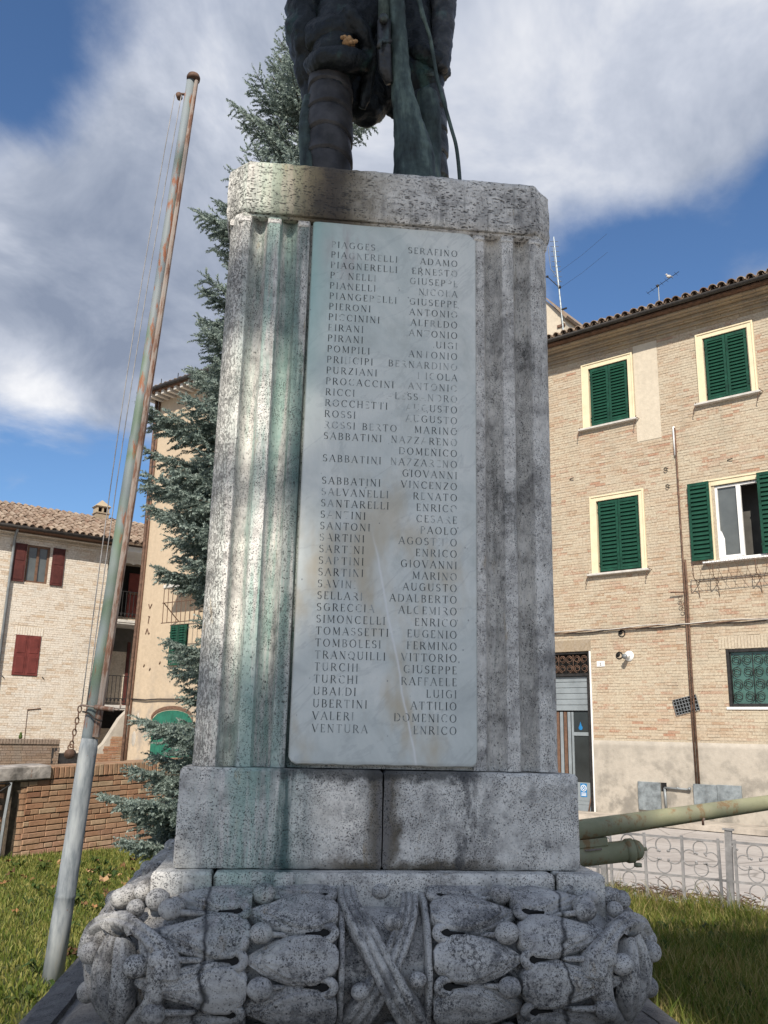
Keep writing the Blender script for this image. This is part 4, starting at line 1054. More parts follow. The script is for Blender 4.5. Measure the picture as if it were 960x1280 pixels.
mb = MB(); mb.tube([(-.003, -.085, 1.325), (-.003, -.035, 1.325)], [.030, .030], 16); ring(mb, (-.003, -.06, 1.365), .018, .004); mb.build('chain_weight', 'brown_metal', fp, True)

# ================================================================== FIELD GUN behind the monument
CP = Vector((1.8, 6.35, 0)); gun = thing('field_gun', 'olive green rusting old field gun barrel sticking out behind the monument', 'cannon', CP, math.radians(6))
def line_rad(name, pts, rads, material, n=28):
    mb = MB(); mb.tube(pts, rads, n); return mb.build(name, material, gun, True)
def bz(u): return .882+.143*(u+.46)
us = [-3.0, -2.4, -2.38, -1.9, -1.0, -.46, .2, .94, 1.6, 1.95, 1.97, 2.1]
line_rad('barrel', [(u, 0, bz(u)) for u in us], [.10, .10, .085, .08, .072, .067, .059, .050, .046, .045, .055, .055], 'gun_green')
rb = Vector((-.46, 0, .718)); rd = Vector((1, 0, .105)).normalized()
rec = line_rad('recoil_cylinder', [rb+rd*t for t in (-1.4, 0, .35)], [.070, .070, .069], 'gun_green')
mb = MB(); mb.tube([rb+rd*t for t in (.345, .36, .365, .40, .405)], [.070, .078, .079, .079, .072], 24); ring(mb, rb+rd*.38+Vector((0, -.06, .03)), .012, .004)
mb.box(.38-.46, .42-.46, -.10, -.06, .665, .69); band_o = mb.build('clamp_band', 'gun_green', gun, True)
mb = MB(); mb.tube([rb+rd*t for t in (.405, .43, .455, .472, .478)], [.070, .068, .056, .034, .012], 24); mb.tube([rb+rd*t for t in (.47, .50)], .012, 10); mb.build('end_cap', 'gun_green', gun, True)
M_ = Matrix.Translation(rb) @ Matrix.Rotation(-.105, 4, 'Y')
mb = MB(); mb.bbox(-1.3, .22, -.055, .055, .052, .105, .006, M_); mb.build('cradle_rail', 'gun_green', gun)
for k in range(6):
    mb = MB(); mb.box(-.9+k*.19, -.9+k*.19+.115, -.0735, -.04, .036, .044, M_); mb.build('cradle_slot', 'rusty_steel', gun)
mb = MB(); mb.tube([(.42, -.066, bz(.42)-.075), (.42, -.066, bz(.42)-.045), (.432, -.066, bz(.42)-.03)], .008, 6); mb.build('barrel_hook', 'rusty_steel', gun, True)
mb = MB(); mb.box(-2.2, -1.5, -.30, .30, .50, .72); mb.box(-2.0, -1.6, -.36, -.33, .45, 1.05); mb.build('carriage', 'gun_green', gun)
for sy in (-.42, .42):
    mb = MB(); P = [(-1.85+.42*math.cos(a), sy, .42+.42*math.sin(a)) for a in np.linspace(0, 2*PI, 33)]
    mb.tube(P, (.04, .05), 8, False); mb.tube([(-1.85, sy-.06, .42), (-1.85, sy+.06, .42)], .07, 14); 
    for k in range(10):
        a = 2*PI*k/10; mb.tube([(-1.85, sy, .42), (-1.85+.4*math.cos(a), sy, .42+.4*math.sin(a))], .018, 6)
    mb.build('wheel', 'gun_green', gun, True)
mb = MB(); mb.tube([(-1.85, -.5, .42), (-1.85, .5, .42)], .035, 10); mb.build('axle', 'gun_green', gun, True)

# ================================================================== IRON FENCE
fence = thing('iron_fence', 'low grey iron fence with curled scrollwork at the lawn edge beside the street', 'fence', FP, math.atan2(-FD.y, -FD.x))
# local x runs to the right along the fence
mbp = MB(); mbp.box(-.028, .028, -.022, .022, -.05, .73); mbp.box(-.045, .045, -.03, .03, .73, .745); mbp.tube([(.02, 0, .60), (.06, 0, .585), (.075, 0, .575)], .010, 6)
post_me = newmesh('post', mbp.V, mbp.F, 'fence_paint')
mbb_ = MB(); mbb_.box(-.011, .011, -.011, .011, -.02, .655); bar_me = newmesh('bar', mbb_.V, mbb_.F, 'fence_paint')
mbr = MB()
for i in range(-2, 3): pass
P = [(.064*math.cos(a), 0, .064*math.sin(a)) for a in np.radians(np.linspace(-52, 232, 22))]
mbr.tube(P, .0055, 6)
for q in (P[0], P[-1]): mbr.ball((q[0]*.93, 0, q[2]*.93), .012, 7, 5)
scroll_me = newmesh('scroll', mbr.V, mbr.F, 'fence_paint', True)
mbr = MB(); mbr.box(.03, 1.09, -.006, .006, -.010, .010); rail_me = newmesh('rail', mbr.V, mbr.F, 'fence_paint')
for pnl in range(-4, 5):
    x0 = -1.115*(pnl+1)
    link('post', post_me, fence, (x0+1.115, 0, 0), (rng.uniform(-.02, .02), rng.uniform(-.03, .03), 0))
    for z in (.31, .635): link('rail', rail_me, fence, (x0+.0, 0, z), (0, rng.uniform(-.006, .006), 0))
    for k in range(4): link('bar', bar_me, fence, (x0+.068+.327*k, 0, 0), (rng.uniform(-.015, .015), rng.uniform(-.012, .012), 0))
    for k in range(3):
        cx = x0+.068+.327*(k+.5)
        for cz in (.155, .475):
            for dx, dz, ry in ((0, .086, 0), (-.094, 0, -PI/2), (.094, 0, PI/2), (0, -.086, PI)):
                if pnl in (3, 4) and rng.random() < .5: continue
                link('scroll', scroll_me, fence, (cx+dx, rng.uniform(-.004, .004), cz+dz+(.0)), (0, ry+rng.uniform(-.12, .12), 0), (rng.uniform(.92, 1.05),)*3)

# heap of dead twigs on the street behind the fence
mb = MB()
for k in range(900):
    t = rng.normal(.05, .75); c = FP+FD*(.35+t)+Vector((.25, .85, 0))*rng.uniform(.9, 2.6); a = rng.normal(0, .5)+math.atan2(FD.y, FD.x); L = rng.uniform(.06, .22)
    z = -.21+abs(rng.normal(0, .05)); q = Vector((math.cos(a)*L, math.sin(a)*L, rng.normal(0, .05)))
    mb.tube([c+Vector((0, 0, z)), c+q*.5+Vector((0, 0, z+.02)), c+q+Vector((0, 0, z))], [.006, .005, .003], 4)
tag(mb.build('dead_twigs', 'dead_wood'), 'heap of dead brown twigs lying on the street behind the iron fence', 'twigs', kind='stuff')

# ================================================================== GARDEN WALL (left)
gw = thing('garden_wall', 'low mossy red brick garden wall with stone coping behind the lawn', 'wall', WP, math.atan2(WD.y, WD.x))
SL = .035; RC = .16                     # courses climb slightly; rounded corner at x = -.82
mb = MB(); a, b_ = -.80, 2.3
V = []; 
for x in (a, b_):
    V += [(x, .012, -.35+SL*x), (x, .40, -.35+SL*x), (x, .40, .875+SL*x), (x, .012, .875+SL*x)]
mb.raw(V, [(0, 4, 7, 3), (1, 2, 6, 5), (3, 7, 6, 2), (0, 3, 2, 1), (4, 5, 6, 7)]); mb.box(-.80, -.45, .012, 1.6, -.35, .84); mb.build('wall_core', 'mortar_dark', gw)
CH = .0655
def brick_variant(L, seed):
    r = random.Random(seed); c = .005; j = lambda s: r.uniform(-s, s)
    x0, x1, z0, z1 = 0+j(.003), L-.009+j(.003), 0+j(.003), CH-.010+j(.003); y = -.012+j(.004)
    V = [(x0+c, y+j(.002), z0+c), (x1-c, y+j(.002), z0+c), (x1-c, y+j(.002), z1-c), (x0+c, y+j(.002), z1-c), (x0, y+c, z0), (x1, y+c, z0), (x1, y+c, z1), (x0, y+c, z1), (x0, .05, z0), (x1, .05, z0), (x1, .05, z1), (x0, .05, z1)]
    F = [(0, 1, 2, 3), (4, 5, 1, 0), (5, 6, 2, 1), (6, 7, 3, 2), (7, 4, 0, 3), (8, 9, 5, 4), (9, 10, 6, 5), (10, 11, 7, 6), (11, 8, 4, 7)]
    return newmesh('brick', V, F, 'garden_brick')
fullb = [brick_variant(.225, i) for i in range(6)]; halfb = [brick_variant(.115, 20+i) for i in range(4)]; q3 = [brick_variant(.17, 40+i) for i in range(3)]
nb = 0
for row in range(19):
    z = .875-CH*(row+1); x = -.80+RC-.02
    # rounded corner bricks
    r = random.Random(row); n_ = 7; A = []; p = r.uniform(.008, .016)
    aa = np.linspace(math.radians(-72), math.radians(8), n_)
    for rr, zz2 in ((RC+p, z), (RC+p, z+CH-.010), (RC-.03, z), (RC-.03, z+CH-.010)):
        A += [(-.80+RC+rr*math.sin(t), RC-rr*math.cos(t)+.012, zz2+SL*-.8) for t in aa]
    F = []
    for i in range(n_-1): F += [(i, i+1, n_+i+1, n_+i), (n_+i, n_+i+1, 3*n_+i+1, 3*n_+i), (i+1, i, 2*n_+i, 2*n_+i+1)]
    F += [(0, n_, 3*n_, 2*n_), (n_-1, 3*n_-1, 4*n_-1, 2*n_-1)]
    link('brick', newmesh('brick', A, F, 'garden_brick'), gw); x = -.80+RC+.03+(.06 if row % 2 else 0)
    if row % 2: link('brick', halfb[row % 4], gw, (x-.075, 0, z+SL*x), None, (.65, 1, 1))
    while x < 2.25 and nb < 300:
        t = r.random(); me, L = (r.choice(fullb), .225) if t < .62 else ((r.choice(halfb), .115) if t < .86 else (r.choice(q3), .17))
        link('brick', me, gw, (x, r.uniform(-.004, .004), z+SL*x), (r.uniform(-.01, .01), -SL+r.uniform(-.006, .006), 0)); x += L; nb += 1
    # short return side, seen edge on
    for yy in (.19, .42, .65, .88): link('brick', fullb[row % 6], gw, (-.80, yy+.2+(.1 if row % 2 else 0), z+SL*-.8), (0, 0, -PI/2))
# brick-on-edge coping and the stone block
bm_ = [brick_variant(.10, 60+i) for i in range(4)]
x = -.36
mcop = []
for i in range(5):
    r = random.Random(90+i); mb = MB(); mb.bbox(0, .062+r.uniform(-.004, .003), -.02+r.uniform(-.006, .006), .42, 0, .135+r.uniform(-.008, .006), .008); mcop.append(newmesh('coping_brick', mb.V, mb.F, 'garden_brick'))
k = 0
while x < 2.28:
    link('coping_brick', mcop[k % 5], gw, (x, 0, .878+SL*x), (0, -SL+rng.uniform(-.02, .02), 0)); x += .070; k += 1
mb = MB(); NU = 16
V = []
for i in range(NU+1):
    x = -1.45+(1.08)*i/NU; e = .01*math.sin(i*1.9)
    pr = [(-.045, 0), (-.055, .012), (-.056+e*.4, .08), (-.050, .145), (-.035, .160+e*.5), (.2, .165), (.40, .16), (.42, 0)]
    V += [(x, y, .882+SL*x+z) for y, z in pr]
m_ = 8; F = [(i*m_+j, (i+1)*m_+j, (i+1)*m_+(j+1) % m_, i*m_+(j+1) % m_) for i in range(NU) for j in range(m_)]+[tuple(range(m_-1, -1, -1)), tuple(NU*m_+j for j in range(m_))]
MATS['cap_stone'] = mat('cap_stone', m_plain((.33, .30, .27), .9, .45, 6, bump=.6)); mb.raw(V, F); mb.build('coping_stone', 'cap_stone', gw)
mb = MB(); mb.box(-.63, -.615, -.058, -.048, .89, .985); mb.build('rusty_hook', 'rusty_steel', gw)
mb = MB(); mb.tube([(-.865, -.05, .84), (-.90, -.06, .45), (-.915, -.06, .02)], .022, 4); mb.build('gate_post', 'grey_metal', gw)
mb = MB(); mb.tube([(-.87, -.06, .82), (-1.0, 0, .72), (-1.1, .05, .35)], .010, 6); mb.tube([(-.90, -.07, .12), (-.97, -.05, .10)], .010, 6); mb.tube([(-1.5, -.05, .83), (-.86, -.05, .83)], .012, 6); mb.build('gate_brace', 'dark_metal', gw, True)
tag(link('pavement_patch', newmesh('pavement_patch', [(-6.5, 9.6, .004), (-4.45, 10.3, .004), (-4.25, 10.8, .004), (-5.8, 12, .004), (-8, 12, .004)], [(0, 1, 2, 3, 4)], 'paving')), kind='structure')

# ================================================================== HOUSES
def slat_mesh(w, d=.034, t=.006, material='green_paint', tilt=1.12):
    mb = MB(); c, s = math.cos(tilt), math.sin(tilt)
    M_ = Matrix.Rotation(tilt, 4, 'X'); mb.box(-w/2, w/2, -d/2, d/2, -t/2, t/2, M_)
    return newmesh('slat', mb.V, mb.F, material)
def louvre_shutter(house, x0, x1, z0, z1, y, material='green_paint', rz=0.0, hinge='l', nsl=17):
    """one louvred leaf with a frame and separate slats"""
    w = x1-x0; h = z1-z0; f = .058
    mb = MB(); mb.bbox(0, f, -.038, 0, 0, h, .004); mb.bbox(w-f, w, -.038, 0, 0, h, .004); mb.bbox(f+.001, w-f-.001, -.034, -.004, 0, .085, .003); mb.bbox(f+.001, w-f-.001, -.034, -.004, h-.07, h, .003)
    mb.box(f, w-f, -.0035, -.001, .085, h-.07)
    for zz_ in (.18, h-.2): mb.box(-.012 if hinge == 'l' else w-.03, .03 if hinge == 'l' else w+.012, -.048, -.038, zz_, zz_+.035)
    o = mb.build('shutter', material, house, loc=(x0, y, z0), rot=(0, 0, rz))
    sm = slat_mesh(w-2*f-.004, (h-.155-.045)/(nsl-1)*1.10, .007, material)
    for i in range(nsl):
        link('slat', sm, o, (w/2, -.019, .085+.03+(h-.155-.045)*i/(nsl-1)))
    return o
def surround(house, x0, x1, z0, z1, ix0, ix1, iz0, material='cream_trim', proud=.028, iz1=None):
    """flat plaster frame with a raised outer fillet; open at the bottom"""
    iz1 = iz1 if iz1 else z1-.15
    mb = MB(); mb.bbox(x0, ix0, -proud, .10, z0, z1, .006); mb.bbox(ix1, x1, -proud, .10, z0, z1, .006); mb.bbox(ix0+.001, ix1-.001, -proud+.0015, .10, iz1, z1-.001, .006)
    e = .035; mb.bbox(x0-.004, x0+e, -proud-.018, -proud+.002, z0+.002, z1+.004, .006); mb.bbox(x1-e, x1+.004, -proud-.018, -proud+.002, z0+.002, z1+.004, .006); mb.bbox(x0+e+.001, x1-e-.001, -proud-.0175, -proud+.002, z1-e, z1+.0035, .006)
    return mb.build('window_surround', material, house)
def sill(house, x0, x1, z, d=.11, t=.05, material='sill_stone'):
    mb = MB(); mb.bbox(x0, x1, -d, .06, z-t, z, .006); return mb.build('sill', material, house)
def iron_catch(house, x, z):
    mb = MB(); mb.tube(smooth_pts([(x, 0, z), (x-.02, -.09, z+.01), (x-.045, -.11, z+.03), (x-.02, -.12, z+.05)], 3), .008, 5); mb.tube([(x-.03, -.10, z+.02), (x-.09, -.10, z-.10), (x-.115, -.10, z-.20), (x-.09, -.10, z-.22)], .009, 5)
    return mb.build('shutter_catch', 'brown_metal', house, True)
def blind(house, x0, x1, z0, z1, y, material='interior_dark', nm='window_back'):
    mb = MB(); mb.box(x0, x1, y, y+.02, z0, z1); return mb.build(nm, material, house)
def coppo(L, r0, r1, th=.014, n=8):
    """one curved clay tile, open side down, along y"""
    V = []
    for (y, r) in ((0, r0), (L, r1)):
        for rr in (r, r-th):
            for i in range(n+1):
                a = PI*i/n; V.append((rr*math.cos(a), y, rr*math.sin(a)))
    m = n+1; F = []
    for i in range(n):
        F += [(i, i+1, 2*m+i+1, 2*m+i), (m+i+1, m+i, 3*m+i, 3*m+i+1), (i+1, i, m+i, m+i+1), (2*m+i, 2*m+i+1, 3*m+i+1, 3*m+i)]
    F += [(0, 2*m, 3*m, m), (n, m+n, 3*m+n, 2*m+n)]
    return V, F

# ---------------------------------------------------------------- right-hand house
RH = thing('brick_house', 'three storey tan brick house with green louvred shutters and cream window frames', 'house', (4.80, 20.44, 0), math.atan2(-.649, .76))
holes = [(.20, 1.27, 8.82, 10.33), (3.10, 4.06, 8.82, 10.33), (.29, 1.37, 5.22, 6.93), (3.12, 4.10, 5.19, 6.86), (6.2, 7.2, 8.82, 10.33), (6.2, 7.2, 5.2, 6.9), (-1.25, -.001, -.25, 3.42), (3.11, 4.55, 2.16, 3.33)]
wall_mesh(-5.2, 9.5, -.4, 11.2, holes, .16).build('wall', 'mortar_tan', RH)
bholes = holes+[(.05, 1.41, 8.7, 10.48), (2.93, 4.23, 8.7, 10.48), (.15, 1.52, 5.15, 7.07), (2.90, 4.32, 5.1, 7.0), (-1.4, .05, -.4, 3.70), (.04, 9.5, -.4, 1.43), (-5.2, -1.3, -.4, 1.43), (2.98, 4.7, 3.33, 3.60), (1.42, 2.02, 8.2, 10.9)]
bf = brick_field(-5.2, 9.5, -.2, 10.62, bholes, .0625, .27, .008, (.002, .010), 0, 5); bw = bf.build('brickwork', 'brick_tan', RH); bw['kind'] = 'stuff'
mb = MB(); mb.box(1.425, 2.015, -.008, .002, 8.205, 10.615); mb.build('plaster_patch', 'stucco_pale', RH)
# rendered plinth storey
def rough_slab(nm, x0, x1, z0, z1, y0, amp, material, parent, seed=1, n=60):
    xs = np.linspace(x0, x1, n); zs = np.linspace(z0, z1, 18); V = []
    for x in xs:
        for z in zs: V.append((x, y0, z))
    V = np.array(V); V[:, 1] += amp*rnoise(V, 3.5, seed)+amp*.4*rnoise(V, 17, seed+1)
    V = V.tolist(); m = len(zs); F = grid_faces(n, m); k = len(V)
    for x in xs: V.append((x, .01, z1))
    F = [tuple(reversed(f)) for f in F]
    F += [(i*m+m-1, (i+1)*m+m-1, k+i+1, k+i) for i in range(n-1)]
    return link(nm, newmesh(nm, V, F, material, True), parent)
rough_slab('render_plinth', .045, 9.5, -.4, 1.435, -.028, .007, 'stucco_grey', RH, 3)
rough_slab('render_plinth', -5.2, -1.30, -.4, 1.435, -.028, .007, 'stucco_grey', RH, 5, 20)
# brick arch above ground-floor window and over the door
for i in range(26):
    r = random.Random(i); x = 2.98+.066*i
    mb = MB(); mb.bbox(x, x+.056, -.010-r.uniform(0, .006), .01, 3.335+r.uniform(-.004, .004), 3.335+.25+r.uniform(-.01, .01), .004); mb.build('arch_brick', 'brick_tan', RH)
mb = MB(); mb.bbox(-1.38, .045, -.014, .01, 3.425, 3.69, .004); mb.build('door_lintel', 'cornice_plaster', RH)
mb = MB(); mb.bbox(.001, .040, -.022, .16, -.25, 3.42, .004); mb.build('door_jamb', 'white_paint', RH)
# shuttered windows
for (a, b_, c, d, fx0, fx1, fz0, fz1) in ((.28, 1.23, 8.84, 10.31, .06, 1.40, 8.80, 10.47), (3.13, 4.04, 8.84, 10.31, 2.94, 4.21, 8.80, 10.46), (.36, 1.35, 5.24, 6.91, .16, 1.51, 5.20, 7.06), (6.25, 7.15, 8.84, 10.31, 6.1, 7.3, 8.8, 10.46), (6.25, 7.15, 5.24, 6.88, 6.1, 7.3, 5.2, 7.04)):
    surround(RH, fx0, fx1, fz0, fz1, a-.04, b_+.04, fz0, iz1=d+.02)
    sill(RH, fx0-.10, fx1+.07, fz0-.002); mid = (a+b_)/2
    louvre_shutter(RH, a, mid-.004, c, d, .035, hinge='l'); louvre_shutter(RH, mid+.004, b_, c, d, .035, hinge='r')
    blind(RH, a-.06, b_+.06, c-.02, d+.02, .12)
    iron_catch(RH, fx0-.02, fz0-.03); iron_catch(RH, fx1+.10, fz0-.03)
# open window with its leaves folded back on the wall
surround(RH, 2.90, 4.32, 5.20, 7.0, 3.05, 4.17, 5.2, iz1=6.86)
sill(RH, 2.80, 4.42, 5.195, .13, .04, 'white_paint')
mb = MB(); mb.box(3.10, 4.12, .50, .52, 5.1, 6.95); mb.box(3.10, 3.12, .18, .5, 5.1, 6.95); mb.box(4.10, 4.12, .18, .5, 5.1, 6.95); mb.box(3.1, 4.12, .18, .5, 6.93, 6.95); mb.build('room_interior', 'room_grey', RH)
mb = MB(); mb.bbox(3.06, 3.115, .02, .09, 5.20, 6.85, .004); mb.bbox(4.095, 4.16, .02, .09, 5.20, 6.85, .004); mb.bbox(3.117, 4.093, .0215, .09, 6.80, 6.85, .004); mb.bbox(3.117, 4.093, .0215, .09, 5.2, 5.26, .004)
mb.bbox(3.57, 3.66, .006, .07, 5.262, 6.798, .004); mb.build('window_sash', 'white_paint', RH)
mb = MB(); mb.bbox(3.118, 3.17, .012, .06, 5.262, 6.797, .003); mb.bbox(3.172, 3.566, .013, .06, 5.262, 5.31, .003); mb.raw([(3.16, .055, 5.31), (3.25, .055, 5.31), (3.25, .055, 5.68), (3.20, .055, 5.83), (3.16, .055, 5.88)], [(0, 1, 2, 3, 4)]); mb.build('curtain', 'white_paint', RH)
mb = MB(); mb.box(3.17, 3.57, .064, .070, 5.3, 6.8); mb.build('pane', 'pane_grey', RH)
louvre_shutter(RH, 2.56, 3.03, 5.24, 6.97, -.058, hinge='r'); louvre_shutter(RH, 4.05, 4.52, 5.24, 6.97, -.075, hinge='l')
# wrought iron flower rack under the open window
fr = MB()
for z, y in ((5.12, -.30), (4.80, -.22), (4.80, -.02)): fr.tube([(2.66, y, z), (4.30, y, z)], .007, 5)
for i in range(18):
    x = 2.66+i*1.64/17; fr.tube([(x, -.22, 4.80), (x+(.05 if i % 2 else -.05), -.26, 4.95), (x, -.30, 5.12)], .004, 4)
    ring(fr, (x, -.31, 5.14), .022, .003, n=8)
for x in (2.66, 3.08, 3.95, 4.30): fr.tube(smooth_pts([(x, -.30, 5.12), (x, -.30, 4.85), (x, -.12, 4.78), (x, 0, 4.76)], 3), .009, 5); fr.tube(smooth_pts([(x, -.02, 4.45), (x, -.06, 4.60), (x, -.18, 4.76)], 3), .007, 5)
fr.build('flower_rack', 'brown_metal', RH, True)
# ground-floor window with scrollwork
mb = MB(); mb.bbox(3.115, 3.175, .0, .09, 2.165, 3.325, .004); mb.bbox(3.18, 4.545, .001, .09, 3.265, 3.325, .004); mb.bbox(3.18, 4.545, .001, .09, 2.165, 2.225, .004); mb.build('window_frame', 'dark_metal', RH)
mb = MB(); mb.box(3.17, 4.54, .07, .075, 2.22, 3.27); mb.build('pane', 'pane_teal', RH)
mb = MB(); mb.bbox(3.06, 4.7, -.032, .01, 2.105, 2.158, .004); mb.build('sill', 'white_paint', RH)
def scroll_grid(nm, x0, x1, z0, z1, r, y, material, th=.007):
    g = MB(); nx = max(1, round((x1-x0)/(2*r))); nz = max(1, round((z1-z0)/(2*r)))
    for i in range(nx):
        for j in range(nz):
            cx = x0+(i+.5)*(x1-x0)/nx; cz = z0+(j+.5)*(z1-z0)/nz; s_ = 1 if (i+j) % 2 else -1
            g.tube([(cx+s_*r*.95*(1-.62*t)*math.cos(a), y, cz+r*.95*(1-.62*t)*math.sin(a)) for t, a in [(k/16, -PI/2+k/16*3.4*PI) for k in range(17)]], th, 4, False)
    for i in range(nx+1):
        x = x0+i*(x1-x0)/nx
        if i % 2 == 0: g.tube([(x, y, z0), (x, y, z1)], th, 4)
    return g
scroll_grid('grille', 3.20, 4.52, 2.25, 3.24, .115, .03, 'dark_metal', .008).build('window_grille', 'dark_metal', RH, True)
# door with roller shutter, transom grille and glazed leaf
mb = MB(); mb.box(-1.25, 0, .14, .16, 2.87, 3.42); mb.build('transom_back', 'interior_dark', RH)
scroll_grid('t', -1.2, -.06, 2.93, 3.36, .10, .05, 'brown_metal', .010).build('transom_grille', 'brown_metal', RH, True)
mb = MB(); mb.bbox(-1.25, -.001, .02, .12, 2.86, 2.92, .004); mb.bbox(-1.25, -.001, .021, .12, 3.37, 3.42, .004); mb.bbox(-.06, -.0015, .0205, .12, 2.921, 3.369, .004); mb.build('transom_frame', 'dark_metal', RH)
for i in range(6):
    mb = MB(); mb.bbox(-1.25, -.10, .08, .12, 2.08+.130*i, 2.08+.130*i+.124, .008); mb.build('shutter_panel', 'shutter_grey', RH)
mb = MB(); mb.bbox(-.098, -.002, .03, .14, -.2, 2.858, .004); mb.build('door_channel', 'dark_metal', RH)
mb = MB(); mb.bbox(-.56, -.51, .10, .14, -.17, 2.05, .004); mb.bbox(-.51, -.10, .101, .14, 1.52, 1.60, .004); mb.bbox(-.51, -.10, .101, .14, 0.02, .10, .004); mb.bbox(-.51, -.10, .105, .14, -.17, .019, .004); mb.bbox(-.51, -.10, .101, .14, .101, .50, .004)
mb.build('glazed_door', 'shutter_grey', RH)
mb = MB(); mb.box(-.51, -.10, .125, .13, .5, 2.06); mb.build('pane', 'pane_dark', RH)
for i in range(7):
    mb = MB(); mb.bbox(-1.25+.098*i, -1.25+.098*i+.075, .10, .13, -.17, 2.05, .008); mb.build('door_slat', 'brown_wood' if i % 2 else 'shutter_grey', RH)
mb = MB(); mb.box(-1.25, 0, .15, .16, -.3, 2.9); mb.build('door_back', 'interior_dark', RH)
mb = MB(); mb.box(-.38, -.22, .0985, .100, .19, .48); mb.build('door_notice', 'blue_print', RH)
mb = MB(); mb.tube([(-.30, .0984, .38), (-.30, .0978, .38)], .072, 20); mb.build('notice_disc', 'white_paint', RH)
mb = MB()
for s_ in (1, -1):
    M_ = Matrix.Translation((-.30, 0, .38)) @ Matrix.Rotation(s_*PI/4, 4, 'Y'); mb.box(-.052, .052, .0970+.0004*s_, .0975+.0004*s_, -.009, .009, M_)
ring(mb, (-.30, .0976, .38), .050, .007, n=18); mb.build('notice_cross', 'blue_print', RH)
mb = MB(); 
for k in range(3): mb.box(-.36, -.24, .0976, .098, .215+k*.026, .228+k*.026)
mb.build('notice_text', 'white_paint', RH)
mb = MB(); mb.tube([(-.34, .122, 1.70), (-.34, .121, 1.70)], .05, 14); mb.raw([(-.375, .120, 1.72), (-.305, .120, 1.72), (-.34, .120, 1.84)], [(0, 1, 2)]); mb.build('door_sticker', 'blue_print', RH)
mb = MB(); mb.bbox(-1.3, .0, -.12, .14, -.26, -.172, .01); mb.build('doorstep', 'brick_red', RH)
mb = MB(); mb.tube([(-.13, -.05, -.17), (-.09, .08, .3)], .015, 6); mb.build('broom_stick', 'brown_wood', RH, True)
# plaque with the house number
mb = MB(); mb.bbox(.19, .385, -.022, 0, 3.055, 3.18, .004); mb.build('number_plaque', 'white_paint', RH)
mb = MB(); mb.box(.283, .292, -.0236, -.0222, 3.085, 3.15); mb.box(.265, .285, -.0236, -.0222, 3.12, 3.132); mb.box(.262, .312, -.0236, -.0222, 3.08, 3.09); mb.build('number_digit', 'dark_metal', RH)
# flue openings and white flue pipe
for x, z in ((.80, 3.80), (.72, 3.31)):
    mb = MB(); mb.tube([(x, -.012, z), (x, -.010, z)], .05, 14); ring(mb, (x+.03, -.012, z-.02), .075, .012, n=16); mb.build('wall_hole', 'interior_dark', RH, True)
mb = MB(); mb.tube([(.98, -.005, 3.27), (.98, -.03, 3.27)], [.12, .11], 20); mb.tube([(.98, -.03, 3.27), (.96, -.20, 3.25)], .045, 16); mb.build('flue_pipe', 'pvc_white', RH, True)
mb = MB(); mb.tube([(.96, -.17, 3.252), (.957, -.215, 3.248)], .056, 16); mb.build('flue_cap', 'grey_metal', RH, True)
# drain pipes / conduits, cable, bracket, grille, meter boxes
for dx, z1_, rr in ((0, 8.35, .020), (.055, 5.3, .022)):
    mb = MB(); mb.tube([(2.345+dx, -.05, z1_), (2.35+dx, -.05, 4.6), (2.335+dx, -.05, 3.0), (2.35+dx, -.055, .62)], rr, 8); mb.build('conduit', 'brown_metal', RH, True)
mb = MB(); mb.tube([(2.32, -.04, 8.38), (2.32, -.04, 7.7)], .03, 8); mb.build('conduit_head', 'white_paint', RH, True)
for k in range(3):
    mb = MB(); P = []
    for i in range(40):
        x = -5+14.4*i/39; P.append((x, -.05-.012*k, 3.87+.018*k+.02*math.sin(i*1.3+k*2)+.014*math.sin(i*.37)))
    mb.tube(P, .016-.003*k, 6); mb.build('facade_cable', ('cable_black', 'brown_metal', 'sill_stone')[k], RH, True)
mb = MB(); mb.tube([(2.05, -.10, 4.60), (2.33, -.08, 4.585)], .016, 6); ring(mb, (2.26, -.10, 4.46), .04, .007); ring(mb, (2.28, -.10, 4.34), .045, .007); ring(mb, (2.31, -.10, 4.22), .04, .007); mb.build('lamp_bracket', 'brown_metal', RH, True)
mb = MB(); M_ = Matrix.Translation((2.22, 0, 2.20)) @ Matrix.Rotation(math.radians(-13), 4, 'Y')
mb.box(-.26, .26, -.035, -.028, -.165, -.155, M_); mb.box(-.26, .26, -.035, -.028, .155, .165, M_)
for i in range(9): mb.box(-.26+i*.065-.006, -.26+i*.065+.006, -.04, -.028, -.155, .155, M_)
for j in range(4): mb.box(-.26, .26, -.045, -.04, -.11+j*.073-.006, -.11+j*.073+.006, M_)
mb.build('vent_grille', 'grey_metal', RH)
mb = MB(); mb.box(-.255, .255, -.012, -.010, -.16, .16, M_); mb.build('vent_hole', 'interior_dark', RH)
for (x0, x1, z0, z1) in ((1.07, 1.57, .02, .60), (2.28, 2.765, .20, .61), (2.77, 3.25, .20, .62)):
    mb = MB(); mb.bbox(x0, x1, -.075, -.02, z0, z1, .006); mb.tube([((x0+x1)/2, -.075, (z0+z1)/2), ((x0+x1)/2, -.082, (z0+z1)/2)], .016, 8)
    if x0 > 2: 
        for k in range(5): mb.box(x0+.14, x0+.26, -.079, -.075, z1-.11-k*.025, z1-.10-k*.025)
    mb.build('meter_box', 'box_metal', RH)
mb = MB(); mb.box(1.575, 1.70, -.032, -.026, .42, .60); mb.build('wall_recess', 'interior_dark', RH)
mb = MB(); mb.tube([(1.68, -.06, .05), (1.665, -.06, .50)], .028, 8); mb.tube([(1.665, -.07, .50), (2.22, -.075, .49)], .022, 8); mb.tube([(2.19, -.075, .49), (2.22, -.10, .52)], .03, 8); mb.tube([(1.95, -.07, .48), (1.95, -.07, .53)], .028, 8); mb.build('gas_pipe', 'grey_metal', RH, True)
